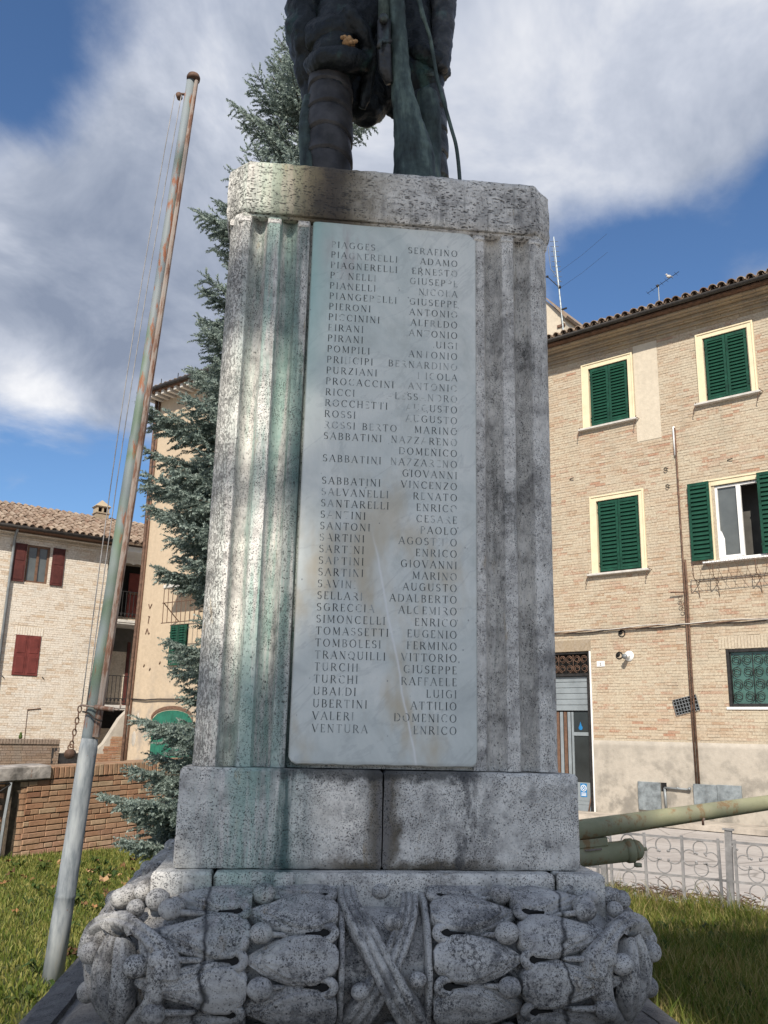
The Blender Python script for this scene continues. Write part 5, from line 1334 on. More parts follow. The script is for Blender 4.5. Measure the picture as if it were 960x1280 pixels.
for (x, z) in ((2.08, 7.42), (2.10, 7.02)):
    mb = MB(); ring(mb, (x, -.05, z), .035, .008, n=10); mb.tube([(x-.05, -.03, z+.03), (x+.06, -.05, z)], .008, 5); mb.build('wall_ring', 'dark_metal', RH, True)
for (x, z) in ((-.35, 7.6), (3.45, 7.38), (5.2, 7.4)):
    mb = MB(); mb.tube([(x, -.02, z), (x+.12, -.05, z+.01)], .012, 5); mb.build('wall_anchor', 'dark_metal', RH, True)
# cornice, stepped brick courses up to the eaves
corn = [(-.02, 10.62, 10.70), (-.065, 10.70, 10.735), (-.045, 10.735, 10.80), (-.11, 10.80, 10.84), (-.17, 10.84, 10.87), (-.14, 10.87, 10.93), (-.26, 10.93, 10.965), (-.36, 10.965, 11.017)]
for i, (y, z0, z1) in enumerate(corn):
    mb = MB(); x = -5.3
    while x < 9.5:
        L = rng.uniform(.22, .29); mb.bbox(x, x+L-.004, y-rng.uniform(0, .004), .05, z0+.001, z1-.001, .006); x += L
    o = mb.build('cornice_course', 'cornice_plaster', RH); o['kind'] = 'stuff'
mb = MB(); mb.box(-5.3, 9.6, -.52, .1, 11.022, 11.06); mb.build('eaves_board', 'brown_metal', RH)
mb = MB(); 
prof_ = [(-.60+.065*math.cos(a), 11.115+.065*math.sin(a)) for a in np.linspace(PI, 2*PI, 8)]+[(-.60+.058*math.cos(a), 11.115+.058*math.sin(a)) for a in np.linspace(2*PI, PI, 8)]
V = [(x, y, z) for x in (-5.35, 9.65) for y, z in prof_]; n = len(prof_)
mb.raw(V, [(j, (j+1) % n, n+(j+1) % n, n+j) for j in range(n)]+[tuple(range(n)), tuple(range(2*n-1, n-1, -1))]); mb.build('gutter', 'gutter_metal', RH, True)
PI_R = math.radians(17)
mb = MB(); M_ = Matrix.Translation((0, -.55, 11.13)) @ Matrix.Rotation(PI_R, 4, 'X'); mb.box(-5.3, 9.6, .0, 5.2, -.05, -.005, M_); mb.build('roof_deck', 'brown_wood', RH)
tiles = []
for s_ in range(4):
    V, F = coppo(.42, .088+.004*s_, .070, .014); tiles.append(newmesh('roof_tile', V, F, 'roof_tile'))
V, F = coppo(.42, .070, .085, .014); pan = newmesh('roof_tile', [(x, y, -z) for x, y, z in V], [tuple(reversed(f)) for f in F], 'roof_tile')
nx = int(14.9/.205)
for i in range(nx):
    x = -5.2+.205*i
    for rw in range(2):
        q = M_ @ Vector((x+rng.uniform(-.012, .012), -.085+.33*rw+rng.uniform(-.02, .02), .045+rng.uniform(0, .012)))
        link('roof_tile', tiles[rng.integers(4)], RH, tuple(q), (PI_R+rng.uniform(-.03, .05), 0, rng.uniform(-.05, .05)))
    q = M_ @ Vector((x+.102, -.06, .085)); link('roof_tile', pan, RH, tuple(q), (PI_R, 0, rng.uniform(-.03, .03)))
mb = MB()
for i in range(nx):
    for rw in range(2, 15):
        V, F = coppo(.40, .088, .072, .014, 3); mb.raw(V, F, M_ @ Matrix.Translation((-5.2+.205*i+rng.uniform(-.012, .012), -.085+.33*rw, .045+rng.uniform(0, .015))))
o = mb.build('roof_tiles_upper', 'roof_tile', RH); o['kind'] = 'stuff'
mb = MB(); mb.box(-5.2, 9.5, 4.4, 4.6, -.4, 12.4); mb.box(-5.19, -5.0, .0, 4.4, -.4, 11.2); mb.box(9.3, 9.49, .0, 4.4, -.4, 11.2); mb.build('rear_wall', 'stucco_pale', RH)

# yellow rooftop house behind, and the aerials
AT = thing('yellow_attic_house', 'pale yellow attic gable with sloping tiled edge behind the brick house roof', 'house', (4.80+.649*5, 20.44+.76*5, 0), math.atan2(-.649, .76))
mb = MB(); mb.raw([(-7, 0, -.3), (-3.02, 0, -.3), (-3.02, 0, 14.72), (-3.70, 0, 15.52), (-7, 0, 15.52), (-7, 3, -.3), (-3.02, 3, -.3), (-3.02, 3, 14.72), (-3.70, 3, 15.52), (-7, 3, 15.52)], [(0, 1, 2, 3, 4), (5, 9, 8, 7, 6), (1, 6, 7, 2), (2, 7, 8, 3), (3, 8, 9, 4), (4, 9, 5, 0)]); mb.build('wall', 'stucco_pale', AT)
mb = MB(); mb.raw([(-2.93, -.12, 14.62), (-3.66, -.12, 15.57), (-3.70, -.12, 15.65), (-2.88, -.12, 14.70), (-2.93, 3, 14.62), (-3.66, 3, 15.57), (-3.70, 3, 15.65), (-2.88, 3, 14.70)], [(0, 1, 2, 3), (7, 6, 5, 4), (0, 3, 7, 4), (3, 2, 6, 7), (1, 5, 6, 2), (0, 4, 5, 1)]); mb.build('roof_edge', 'roof_tile', AT)
mb = MB(); mb.box(-3.3, -3.02, -.05, 0, 14.42, 14.50); mb.build('moulding', 'brown_wood', AT)
T1 = thing('tall_aerial', 'tall lattice television aerial mast with wires beside the yellow attic', 'aerial', (4.80+.649*4.9, 20.44+.76*4.9, 0), math.atan2(-.649, .76))
mb = MB(); mb.tube([(-3.03, 0, 13.6), (-3.06, 0, 14.4), (-3.22, 0, 16.6), (-3.30, 0, 17.7)], [.030, .028, .022, .018], 6); mb.build('mast', 'box_metal', T1)
mb = MB()
for k in range(9): zq = 16.0+k*.19; xq = -3.19-.012*k*1.1; mb.tube([(xq-.10, -.1, zq), (xq+.10, .1, zq+.02)], .010, 4)
mb.tube([(-3.14, -.07, 15.75), (-3.30, -.07, 17.3)], .014, 4); mb.tube([(-3.10, .0, 16.0), (-3.42, -.05, 16.55), (-3.50, -.05, 17.4)], .012, 4); mb.build('dipoles', 'grey_metal', T1)
mb = MB(); mb.tube([(-3.16, 0, 15.80), (-3.55, -.05, 16.30), (-3.78, -.08, 16.28)], .016, 5); mb.ball((-3.14, 0, 15.8), .06, 8, 6); mb.ball((-3.55, -.05, 16.3), .045, 8, 6); mb.build('side_arm', 'dark_metal', T1)
for z0, z1 in ((16.35, 17.1), (15.75, 16.45)):
    mb = MB(); mb.tube([(-3.15, 0, z0), (-2.3, 0, (z0+z1)/2-.06), (-1.4, 0, z1)], .0045, 4); mb.build('stay_wire', 'cable_black', T1)
mb = MB(); mb.box(-3.22, -2.9, -.02, .02, 14.95, 15.0); mb.build('mast_bracket', 'dark_metal', T1)
T2 = thing('small_aerial', 'small thin television aerial standing on the tiled roof of the brick house', 'aerial', (4.80+.649*5, 20.44+.76*5, 0), math.atan2(-.649, .76))
mb = MB(); mb.tube([(.14, 0, 12.0), (.14, 0, 14.80)], .016, 6); mb.build('mast', 'grey_metal', T2)
mb = MB(); mb.tube([(-.22, .0, 14.66), (.80, 0, 15.05)], .010, 4)
for k in range(7): x = -.2+k*.15; mb.tube([(x, -.13, 14.66+.38*(x+.22)), (x, .13, 14.66+.38*(x+.22))], .005, 4)
mb.ball((.12, 0, 14.80), .05, 8, 6); mb.build('boom', 'dark_metal', T2)
mb = MB(); mb.ball((0, 0, .045), (.075, .045, .05), 12, 8); mb.ball((-.062, 0, .105), .030, 10, 7); mb.tube([(-.085, 0, .105), (-.11, 0, .10)], [.008, .002], 5); mb.tube([(.05, 0, .05), (.13, 0, .02)], [(.02, .012), (.015, .006)], 6)
pg = mb.build('perched_bird', 'sill_stone', None, True, loc=tuple(T2.matrix_world.translation), rot=(0, 0, 0)); pg.location = Vector((4.80+.649*5+.76*.48, 20.44+.76*5-.649*.48, 14.95)); tag(pg, 'small pale bird perched on the thin roof aerial', 'bird')

# ---------------------------------------------------------------- ochre house (left, behind the spruce)
OH = thing('ochre_house', 'tall ochre plastered house with arched green door behind the spruce', 'house', (-6.30, 23.16, 0), math.atan2(-.616, .788))
holes = [(1.20, 1.90, 3.0, 4.02), (.78, 2.30, -.4, 1.68)]
wall_mesh(-.12, 4.3, -.5, 10.45, holes, .14).build('wall', 'ochre_plaster', OH)
# arched head of the doorway
A = [(.78+.76*(1-math.cos(a)), 1.68+.26*math.sin(a)) for a in np.linspace(0, PI, 15)]
mb = MB(); n = len(A)
V = [(x, -.004, z) for x, z in A]+[(x, -.004, 1.985) for x, z in A]+[(x, .10, z) for x, z in A]
mb.box(.78, 2.30, .10, .12, 1.5, 1.98); mb.build('arch_back', 'interior_dark', OH)
mb = MB(); V = [(x, .0, z+.0) for x, z in A]+[(x, .10, z) for x, z in A]; mb.raw(V, [(j, j+1, n+j+1, n+j) for j in range(n-1)]); mb.build('arch_soffit', 'brown_wood', OH)
# leaf of the door, filling the arch
mb = MB()
for k in range(8):
    x0 = .79+k*.1885; x1 = x0+.182; zt = lambda x: 1.655+.255*math.sqrt(max(0, 1-((x-1.54)/.76)**2))
    mb.raw([(x0, -.006, -.4), (x1, -.006, -.4), (x1, -.006, zt(x1)), (x0, -.006, zt(x0)), (x0, .05, -.4), (x1, .05, -.4), (x1, .05, zt(x1)), (x0, .05, zt(x0))], BOXF[2:]+[(0, 1, 2, 3)])
mb.build('door', 'green_door', OH)
mb = MB(); V = [(x, -.022, z-.0) for x, z in A]+[(1.54+(x-1.54)*1.05, -.022, 1.68+(z-1.68)*1.12+.045) for x, z in A]+[(x, .01, z) for x, z in A]
mb.raw(V, [(j, j+1, n+j+1, n+j) for j in range(n-1)]+[(2*n+j, 2*n+j+1, j+1, j) for j in range(n-1)]); mb.build('arch_moulding', 'brown_wood', OH)
louvre_shutter(OH, 1.27, 1.56, 3.0, 4.0, -.02, hinge='l', nsl=13); louvre_shutter(OH, 1.565, 1.88, 3.0, 4.0, -.02, hinge='r', nsl=13); blind(OH, 1.2, 1.9, 3.0, 4.02, .10)
mb = MB(); mb.tube([(-.13, -.05, 10.4), (-.13, -.05, 7.8), (-.10, -.05, 5.5), (-.155, -.05, 3.6), (-.21, -.05, 2.0), (-.24, -.05, -.1)], .045, 10); mb.build('drain_pipe', 'brown_metal', OH, True)
mb = MB(); mb.tube([(-.02, -.03, 10.4), (-.03, -.03, 6), (-.08, -.03, 3.0), (-.13, -.03, .2)], .03, 8); mb.build('corner_strip', 'brown_wood', OH, True)
mb = MB(); mb.tube([(-.08, -.04, 2.19), (.5, -.05, 2.16), (1.0, -.05, 2.18), (4.2, -.04, 2.15)], .020, 6); mb.build('facade_cable', 'cable_black', OH, True)
mb = MB(); mb.box(-.35, 4.4, -.45, .1, 10.42, 10.47); mb.build('eaves_board', 'brown_wood', OH)
for i in range(18):
    mb = MB(); mb.box(-.25+.26*i, -.25+.26*i+.10, -.42, 0, 10.31, 10.415); mb.build('rafter_end', 'sill_stone', OH)
mb = MB(); mb.tube([(-.4, -.50, 10.50), (4.5, -.50, 10.50)], .055, 10); mb.build('gutter', 'gutter_metal', OH, True)
for i in range(6): 
    mb = MB(); mb.tube([(-.1+i*.7, -.5, 10.55), (-.1+i*.7, -.5, 10.70)], .012, 5); mb.build('snow_hook', 'dark_metal', OH)
mb = MB(); M_ = Matrix.Translation((0, -.45, 10.50)) @ Matrix.Rotation(math.radians(16), 4, 'X')
for i in range(23):
    for rw in range(10):
        V, F = coppo(.40, .09, .072, .014, 5); mb.raw(V, F, M_ @ Matrix.Translation((-.3+.205*i, .36*rw, .02)))
o = mb.build('roof_tiles', 'roof_tile', OH); o['kind'] = 'stuff'
# little balcony with iron railing
mb = MB(); mb.bbox(1.48, 2.9, -.55, 0, 4.86, 4.95, .01); mb.build('balcony_slab', 'sill_stone', OH)
mb = MB()
for i in range(9): mb.tube([(1.5+.17*i, -.5, 4.0), (1.5+.17*i, -.52, 4.86)], .010, 5)
for z in (4.0, 4.5): mb.tube([(1.45, -.5, z), (2.9, -.5, z)], .012, 5)
mb.tube([(1.5, 0, 4.1), (1.5, -.5, 4.5)], .014, 5); mb.build('iron_bracket', 'brown_metal', OH)
for strokes in ((((.24, 4.62), (.31, 4.50)), ((.31, 4.50), (.38, 4.62))), (((.28, 4.30), (.34, 4.28)), ((.31, 4.29), (.29, 4.12))), (((.22, 3.84), (.27, 3.98)), ((.27, 3.98), (.34, 3.84)), ((.34, 3.84), (.38, 3.86)))):
    mb = MB()
    for p, q in strokes: mb.tube([(p[0], -.006, p[1]), (q[0], -.006, q[1])], .016, 5)
    mb.build('wall_letter', 'brown_metal', OH)
for (x, z) in ((.25, 3.0), (.50, 2.9), (.88, 3.05)):
    mb = MB(); mb.tube([(x, -.01, z), (x+.06, -.03, z+.06)], .012, 5); mb.build('wall_hook', 'brown_metal', OH)
for (x, z, s_) in ((.1, 1.2, .12), (.25, .4, .1), (.2, 1.75, .06)):
    mb = MB(); mb.ball((x, 0, z), (s_*.7, .012, s_*1.6), 12, 8); mb.build('plaster_patch', 'stucco_grey', OH, True)
mb = MB(); mb.box(-.12, 4.3, 3.4, 3.55, -.5, 11.3); mb.box(-.119, .0, .002, 3.4, -.5, 10.44); mb.box(4.2, 4.299, .002, 3.4, -.5, 10.44); mb.build('rear_wall', 'ochre_plaster', OH)

# ---------------------------------------------------------------- cream house (far left)
LH = thing('cream_house', 'cream brick house with red shutters and tiled roof behind the garden wall', 'house', (-9.43, 26.36, 0), math.atan2(.595, .804))
holes = [(-1.34, -.68, 5.55, 6.66), (-1.37, -.66, 2.85, 4.0)]
wall_mesh(-5.5, 1.10, -.5, 7.1, holes, .14).build('wall', 'mortar_cream', LH)
o = brick_field(-5.5, 1.10, .0, 6.80, holes+[(-1.42, -.60, 4.0, 4.26)], .066, .27, .009, (.002, .008), 0, 9).build('brickwork', 'brick_cream', LH); o['kind'] = 'stuff'
for i in range(11):
    mb = MB(); mb.bbox(-1.41+.073*i, -1.41+.073*i+.062, -.010, .01, 4.005, 4.25, .004); mb.build('arch_brick', 'brick_cream', LH)
for z in (6.82, 6.93):
    mb = MB(); mb.bbox(-5.5, 1.12, -.05 if z < 6.9 else -.09, .02, z, z+.035, .006); mb.build('cornice_course', 'mortar_cream' if z < 6.9 else 'brick_cream', LH)
mb = MB(); mb.box(-5.6, 1.25, -.42, .1, 7.00, 7.06); mb.build('eaves_board', 'brown_wood', LH)
mb = MB(); mb.tube([(-5.6, -.48, 7.05), (1.3, -.48, 7.05)], .055, 10); mb.build('gutter', 'gutter_metal', LH, True)
def roof_field(parent, x0, x1, M_, rows, sp=.21, nm='roof_tiles'):
    mb = MB(); i = 0; x = x0
    while x < x1:
        for rw in range(rows):
            V, F = coppo(.42, .095, .075, .016, 4); mb.raw(V, F, M_ @ Matrix.Translation((x+rng.uniform(-.015, .015), .33*rw+rng.uniform(-.03, .03), .02+rng.uniform(0, .02))))
        x += sp
    o = mb.build(nm, 'roof_tile', parent); o['kind'] = 'stuff'; return o
M_ = Matrix.Translation((0, -.50, 7.06)) @ Matrix.Rotation(math.radians(21.5), 4, 'X')
roof_field(LH, -5.6, 5.0, M_, 12)
mb = MB(); mb.box(-5.6, 5.1, 0, 3.85, -.06, .0, M_); mb.build('roof_deck', 'roof_tile', LH)
mb = MB(); x = -5.6
while x < 5:
    V, F = coppo(.42, .10, .085, .016, 6); mb.raw(V, F, Matrix.Translation((x, 3.2, 8.47+rng.uniform(0, .02))) @ Matrix.Rotation(-PI/2, 4, 'Z')); x += .36
o = mb.build('ridge_tiles', 'roof_tile', LH); o['kind'] = 'stuff'
mb = MB(); mb.box(-5.5, 5.0, 5.9, 6.0, -.5, 7.2); mb.box(-5.45, -5.3, 0, 5.9, -.5, 7.0); mb.build('rear_wall', 'mortar_cream', LH)
mb = MB(); mb.raw([(-5.6, 3.2, 8.45), (5.1, 3.2, 8.45), (5.1, 6.4, 7.1), (-5.6, 6.4, 7.1)], [(0, 1, 2, 3)]); mb.build('rear_roof', 'roof_tile', LH)
# chimney with little arched vents and pointed cap
ch = MB(); ch.box(1.47, 1.90, 2.75, 3.15, 8.2, 8.62); ch.box(1.44, 1.93, 2.72, 3.18, 8.62, 8.66)
for x in (1.47, 1.655, 1.85): ch.box(x, x+.05, 2.75, 3.15, 8.661, 8.84)
ch.box(1.44, 1.93, 2.72, 3.18, 8.841, 8.87)
ch.raw([(1.42, 2.70, 8.871), (1.95, 2.70, 8.871), (1.95, 3.20, 8.871), (1.42, 3.20, 8.871), (1.685, 2.95, 9.14)], [(0, 1, 4), (1, 2, 4), (2, 3, 4), (3, 0, 4), (3, 2, 1, 0)]); ch.build('chimney', 'cornice_plaster', LH)
mb = MB(); mb.box(1.50, 1.86, 2.90, 2.95, 8.661, 8.84); mb.build('chimney_flue', 'interior_dark', LH)
# upper window: open maroon leaves, timber sash
def flat_leaf(x0, x1, z0, z1, y, material):
    mb = MB(); mb.bbox(x0, x1, y-.035, y, z0, z1, .006); o = mb.build('shutter', material, LH)
    h = (z1-z0)
    for k in (0, 1):
        mb = MB(); mb.bbox(x0+.05, x1-.05, y-.046, y-.036, z0+.06+k*h/2, z0+h/2-.04+k*h/2, .008); mb.build('shutter_panel', material, o)
    return o
flat_leaf(-1.71, -1.36, 5.53, 6.66, -.02, 'maroon_paint'); flat_leaf(-.61, -.25, 5.53, 6.66, -.02, 'maroon_paint')
mb = MB(); mb.bbox(-1.335, -1.28, .03, .09, 5.55, 6.65, .004); mb.bbox(-.745, -.685, .03, .09, 5.55, 6.65, .004); mb.bbox(-1.045, -.975, .025, .09, 5.6, 6.60, .004); mb.bbox(-1.279, -.746, .031, .09, 6.60, 6.65, .004); mb.bbox(-1.279, -.746, .031, .09, 5.55, 5.60, .004); mb.build('window_sash', 'brown_wood', LH)
for a, b_ in ((-1.28, -1.045), (-.975, -.745)): mb = MB(); mb.box(a, b_, .07, .075, 5.6, 6.6); mb.build('pane', 'pane_grey', LH)
flat_leaf(-1.365, -1.018, 2.86, 4.0, -.0, 'red_paint'); flat_leaf(-1.014, -.665, 2.86, 4.0, -.0, 'red_paint')
mb = MB(); mb.tube([(-1.76, -.45, 7.1), (-1.76, -.12, 6.85), (-1.76, -.09, 6.2), (-1.77, -.09, .3)], .042, 8); mb.build('drain_pipe', 'grey_metal', LH, True)
mb = MB(); mb.tube([(-.82, -.02, 1.9), (-.45, -.02, 1.95)], .016, 5); mb.tube([(-.80, -.02, .9), (-.81, -.02, 1.9)], .008, 4); mb.build('wall_rod', 'brown_metal', LH)
for (x, z) in ((-1.62, 2.82), (-.52, 2.85)): mb = MB(); mb.tube([(x, -.02, z), (x+.07, -.03, z-.07)], .010, 5); mb.build('wall_hook', 'dark_metal', LH)
# recessed wing with two balconies
wall_mesh(1.10, 5.0, -.5, 7.1, [(1.5, 3.4, 4.95, 6.72), (2.40, 3.2, 2.1, 4.15)], .5, 1.2).build('wing_wall', 'mortar_cream', LH)
mb = MB(); mb.box(1.095, 1.099, 0, 1.2, -.5, 7.1); mb.build('wing_return', 'mortar_cream', LH)
mb = MB(); mb.box(1.11, 4.9, -.3, 1.195, 6.82, 6.98); mb.build('wing_soffit', 'white_paint', LH)
mb = MB(); n_ = 40
V = []
for i in range(n_+1): x = 1.9+1.6*i/n_; V += [(x, .9, 7.0), (x, .86, 6.62+.05*abs(math.sin(i*PI/8)))]
mb.raw(V, [(2*i, 2*i+2, 2*i+3, 2*i+1) for i in range(n_)]); mb.build('awning', 'white_paint', LH)
mb = MB(); mb.box(1.5, 3.4, 1.65, 1.69, 4.9, 6.75); mb.build('wing_back', 'interior_dark', LH)
mb = MB(); mb.bbox(2.25, 2.60, 1.16, 1.20, 4.96, 6.40, .006); mb.build('shutter', 'red_paint', LH)
mb = MB(); mb.bbox(2.26, 2.58, 1.10, 1.158, 5.7, 5.76, .006); mb.build('shutter_rail', 'brown_wood', LH)
mb = MB(); mb.box(2.40, 3.2, 1.28, 1.32, 2.1, 4.15); mb.build('pane', 'pane_grey', LH); mb = MB(); mb.bbox(2.40, 2.50, 1.16, 1.26, 2.1, 4.15, .006); mb.build('door_frame', 'maroon_paint', LH)
for zf in (4.72, 2.12):
    xa = 1.02 if zf > 4 else 1.06
    mb = MB(); mb.bbox(xa, 4.0, -.02, 1.2, zf-.09, zf, .01); mb.bbox(xa+.02, 4.0, .0, 1.2, zf-.14, zf-.095, .01); mb.build('balcony_slab', 'sill_stone', LH)
    mb = MB()
    for z in (zf+.06, zf+.20, zf+.88):
        mb.tube([(xa+.03, 1.15, z), (xa+.03, .02, z), (4.0, .02, z)], .013, 5)
    mb.build('railing', 'dark_metal', LH)
    mb = MB(); mb.tube([(0, 0, 0), (0, 0, .82)], .011, 5); mb.ball((0, 0, .10), (.035, .035, .05), 6, 5); bme = newmesh('baluster', mb.V, mb.F, 'dark_metal')
    for i in range(24): link('baluster', bme, LH, (xa+.05+.12*i, .02, zf+.06))
    for i in range(8): link('baluster', bme, LH, (xa+.03, .10+.14*i, zf+.06))
for zf, h in ((4.58, .75), (1.98, .55)):
    mb = MB(); mb.box(1.3, 4.0, 1.19, 1.195, zf-h, zf); mb.build('balcony_shade_sheet', 'interior_dark' if zf < 3 else 'room_grey', LH)  # dark sheet on the wing wall, standing for the shade below each balcony

# ---------------------------------------------------------------- low walls in front of the cream house
a_ = math.atan2(.595, .804); fv = Vector((.595, -.804, 0))*2.5; LB = Vector((-9.43, 26.36, 0))+fv
LW = thing('brick_parapet', 'low brown brick parapet standing before the cream house, stepped at its right end', 'wall', LB, a_)
mb = MB(); mb.box(-6, -.57, .01, .30, -.5, 1.0); mb.build('wall_core', 'mortar_dark', LW)
o = brick_field(-4.5, -.57, .0, 1.0, [], .065, .25, .009, (.004, .014), .01, 12).build('brickwork', 'brick_brown_shaded', LW); o['kind'] = 'stuff'
for i in range(22):
    mb = MB(); x = -.57-.0-(i+1)*.075; mb.bbox(x, x+.066, -.03, .32, 1.002, 1.13, .006); mb.build('coping_brick', 'brick_brown_shaded', LW)
mb = MB(); mb.bbox(-6, -2.25, -.03, .32, 1.002, 1.12, .006); mb.build('coping', 'cornice_plaster', LW)
GT = thing('dark_gate', 'black sheet metal gate between the brick parapet and the flagpole', 'gate', LB, a_)
mb = MB(); mb.bbox(-.70, .80, .05, .09, .0, .78, .006); mb.build('panel', 'dark_metal', GT); mb = MB(); mb.bbox(-.76, -.69, .0, .10, .0, .92, .01); mb.bbox(-.69, -.55, .001, .10, .80, .92, .01); mb.build('gate_post', 'dark_metal', GT)
SW = thing('stair_wall', 'sloping plastered brick stair wall beside the ochre house corner', 'wall', LB, a_)
mb = MB(); pts_ = [(.36, -.5), (.36, .80), (.62, 1.05), (1.0, 1.72), (1.45, 2.2), (1.9, 2.5), (1.9, -.5)]
n = len(pts_); mb.raw([(x, .0, z) for x, z in pts_]+[(x, .25, z) for x, z in pts_], [tuple(reversed(range(n))), tuple(range(n, 2*n))]+[(j, (j+1) % n, n+(j+1) % n, n+j) for j in range(n)]); mb.build('wall_core', 'stucco_grey', SW)
o = brick_field(.37, 1.30, .0, 1.28, [(.37, .60, .78, 2), (.6, .78, 1.0, 2)], .065, .25, .010, (.004, .014), 0, 14).build('brickwork', 'brick_red', SW); o['kind'] = 'stuff'
mb = MB(); mb.ball((0, 0, .06), (.05, .05, .07), 10, 7); mb.ball((0, 0, .13), (.035, .035, .045), 8, 6); fo = mb.build('wall_top_object', 'broadleaf', None, True, loc=tuple(LB+Vector((.804, .595, 0))*-1.62+Vector((0, .1, 1.125)))); tag(fo, 'tiny yellow green object standing on the brick parapet top', 'ornament')  # small yellow-green object of unknown kind, gives no light
# shop kerb in front of the tan house
KB = Vector((4.80, 20.44, 0)); kx = Vector((.76, -.649, 0)); kn = Vector((-.649, -.76, 0))
def kp(u, v, z): q = KB+kx*u+kn*v; return (q.x, q.y, z)
pv = [kp(-6, .02, -.20), kp(9.4, .02, -.20), kp(9.4, 1.0, -.20), kp(-6, 1.0, -.20), kp(-6, .02, -.10), kp(9.4, .02, -.10), kp(9.4, 1.0, -.10), kp(-6, 1.0, -.10)]
tag(link('pavement', newmesh('pavement', pv, [(0, 1, 2, 3), (7, 6, 5, 4), (3, 2, 6, 7), (0, 3, 7, 4), (1, 5, 6, 2)], 'paving')), kind='structure')

# ================================================================== BLUE SPRUCE
SPX, SPY = -1.09, 9.3
spruce = thing('spruce_tree', 'tall blue grey spruce with drooping needle boughs rising behind the left side of the monument', 'tree', (SPX, SPY, 0))
mb = MB(); P = [(0, 0, -.2), (.01, 0, .6), (.02, .01, 3), (.0, .0, 6), (-.01, 0, 8.6), (0, 0, 10.2)]; mb.tube(P, [.17, .14, .12, .085, .045, .008], 12); mb.build('trunk', 'bark', spruce, True)
zs_ = [0, .5, 1.0, 1.7, 2.1, 2.6, 3.0, 3.5, 4.2, 4.85, 5.3, 5.9, 6.3, 6.6, 7.0, 7.2, 7.5, 7.8, 8.15, 8.45, 8.8, 9.1, 9.5, 9.9, 10.3]
rs_ = [1.45, 1.68, 1.60, 1.30, 1.22, 1.26, 1.60, 1.78, 1.60, 1.66, 1.40, 1.34, .95, .90, 1.40, 1.42, .80, .50, .85, 1.05, .55, .42, .66, .34, .03]; r = random.Random(5)
segs = []; wood = MB(); r = random.Random(5)
def add_seg(p, d, L, big): segs.append((p.x, p.y, p.z, d.x, d.y, d.z, L, big))
z = .15; wi = 0
while z < 10.1:
    R0 = float(np.interp(z-(.30 if z < 5 else .10)+(.2 if z > 9 else 0), zs_, rs_)); nbr = 15 if z < 4.2 else (12 if z < 9.3 else 8)
    for k in range(nbr):
        az = 2*PI*k/nbr + wi*.9 + r.uniform(-.25, .25)
        L = R0*r.uniform(.72, .98)*(1.0 if (wi % 3 == 0) else r.uniform(.66, .94))
        side = Vector((-math.sin(az), math.cos(az), 0)); out = Vector((math.cos(az), math.sin(az), 0))
        if out.y > .60 and r.random() < .6: continue           # thin out the side nobody sees
        lift = np.interp(z, [0, 3, 7, 11], [-.30, -.20, .05, .75]); z0 = z+r.uniform(-.07, .07)
        pts = []
        for i in range(9):
            t = i/8; pts.append(Vector((0, 0, z0))+out*(L*t)+Vector((0, 0, L*(lift*t+.16*t*t*t-.10*t*(1-t)))) + side*(.06*L*math.sin(3*t+k)))
        wood.tube(pts, [max(.004, .024*(1-i/8)*min(1.5, L)) for i in range(9)], 5)
        nt_ = int(L/.040)
        for i in range(nt_):
            t = .16+.84*i/nt_; f = t*8; a = int(min(7, f)); p = pts[a].lerp(pts[a+1], f-a); d0 = (pts[a+1]-pts[a]).normalized()
            tl = (.09+.40*(1-t)**.7*min(1, t*3.2))*min(1.15, L/1.1)
            for sgn in (-1, 1):
                d = (d0*r.uniform(.55, .95)+side*sgn*r.uniform(.6, 1.0)+Vector((0, 0, r.uniform(-.62, .08)))).normalized()
                q = p.copy(); l = tl*r.uniform(.7, 1.2); n_ = max(1, int(l/.085))
                for j in range(n_):
                    add_seg(q, d, .10, 0); q = q+d*.085; d = (d+d0*.12+Vector((0, 0, r.uniform(-.12, .12)))+side*r.uniform(-.1, .1)).normalized()
                    if r.random() < .85:
                        dd = (d+side*r.uniform(-.9, .9)+Vector((0, 0, r.uniform(-.7, .35)))).normalized(); add_seg(q, dd, .085, 0)
            if i % 2 == 0: add_seg(p, (d0+Vector((0, 0, r.uniform(-.6, .6)))).normalized(), .10, 0)
        add_seg(pts[-1], (pts[-1]-pts[-2]).normalized(), .12, 0)
    z += (.15 if z < 1.3 else .25)+.02*math.sin(wi); wi += 1
wood.build('boughs', 'bark', spruce, True)
for i in range(8): add_seg(Vector((0, 0, 9.6+.09*i)), Vector((r.uniform(-.3, .3), r.uniform(-.3, .3), 1)).normalized(), .11, 0)
A = np.array(segs); NS = len(A); K = 15
P0 = A[:, None, :3]; D = A[:, None, 3:6]; Ls = A[:, None, 6:7]
t = (np.arange(K)[None, :, None]+rng.uniform(0, 1, (NS, K, 1)))/K
ref = np.where(np.abs(D[..., 2:3]) < .9, np.array([0, 0, 1.0]), np.array([1.0, 0, 0])); U_ = np.cross(D, ref); U_ /= np.linalg.norm(U_, axis=-1, keepdims=True); W_ = np.cross(D, U_)
ang = rng.uniform(0, 2*PI, (NS, K, 1)); rd_ = U_*np.cos(ang)+W_*np.sin(ang)
nd = rd_*.82+D*.62; root = P0+D*Ls*t; ln = .034*rng.uniform(.8, 1.25, (NS, K, 1))*(1.05-.4*t)
tip = root+nd*ln; wd = np.cross(nd, D)*.0096/.82
V = np.stack([root-wd, root+wd, tip], 2).reshape(-1, 3)
F = np.arange(len(V)).reshape(-1, 3)
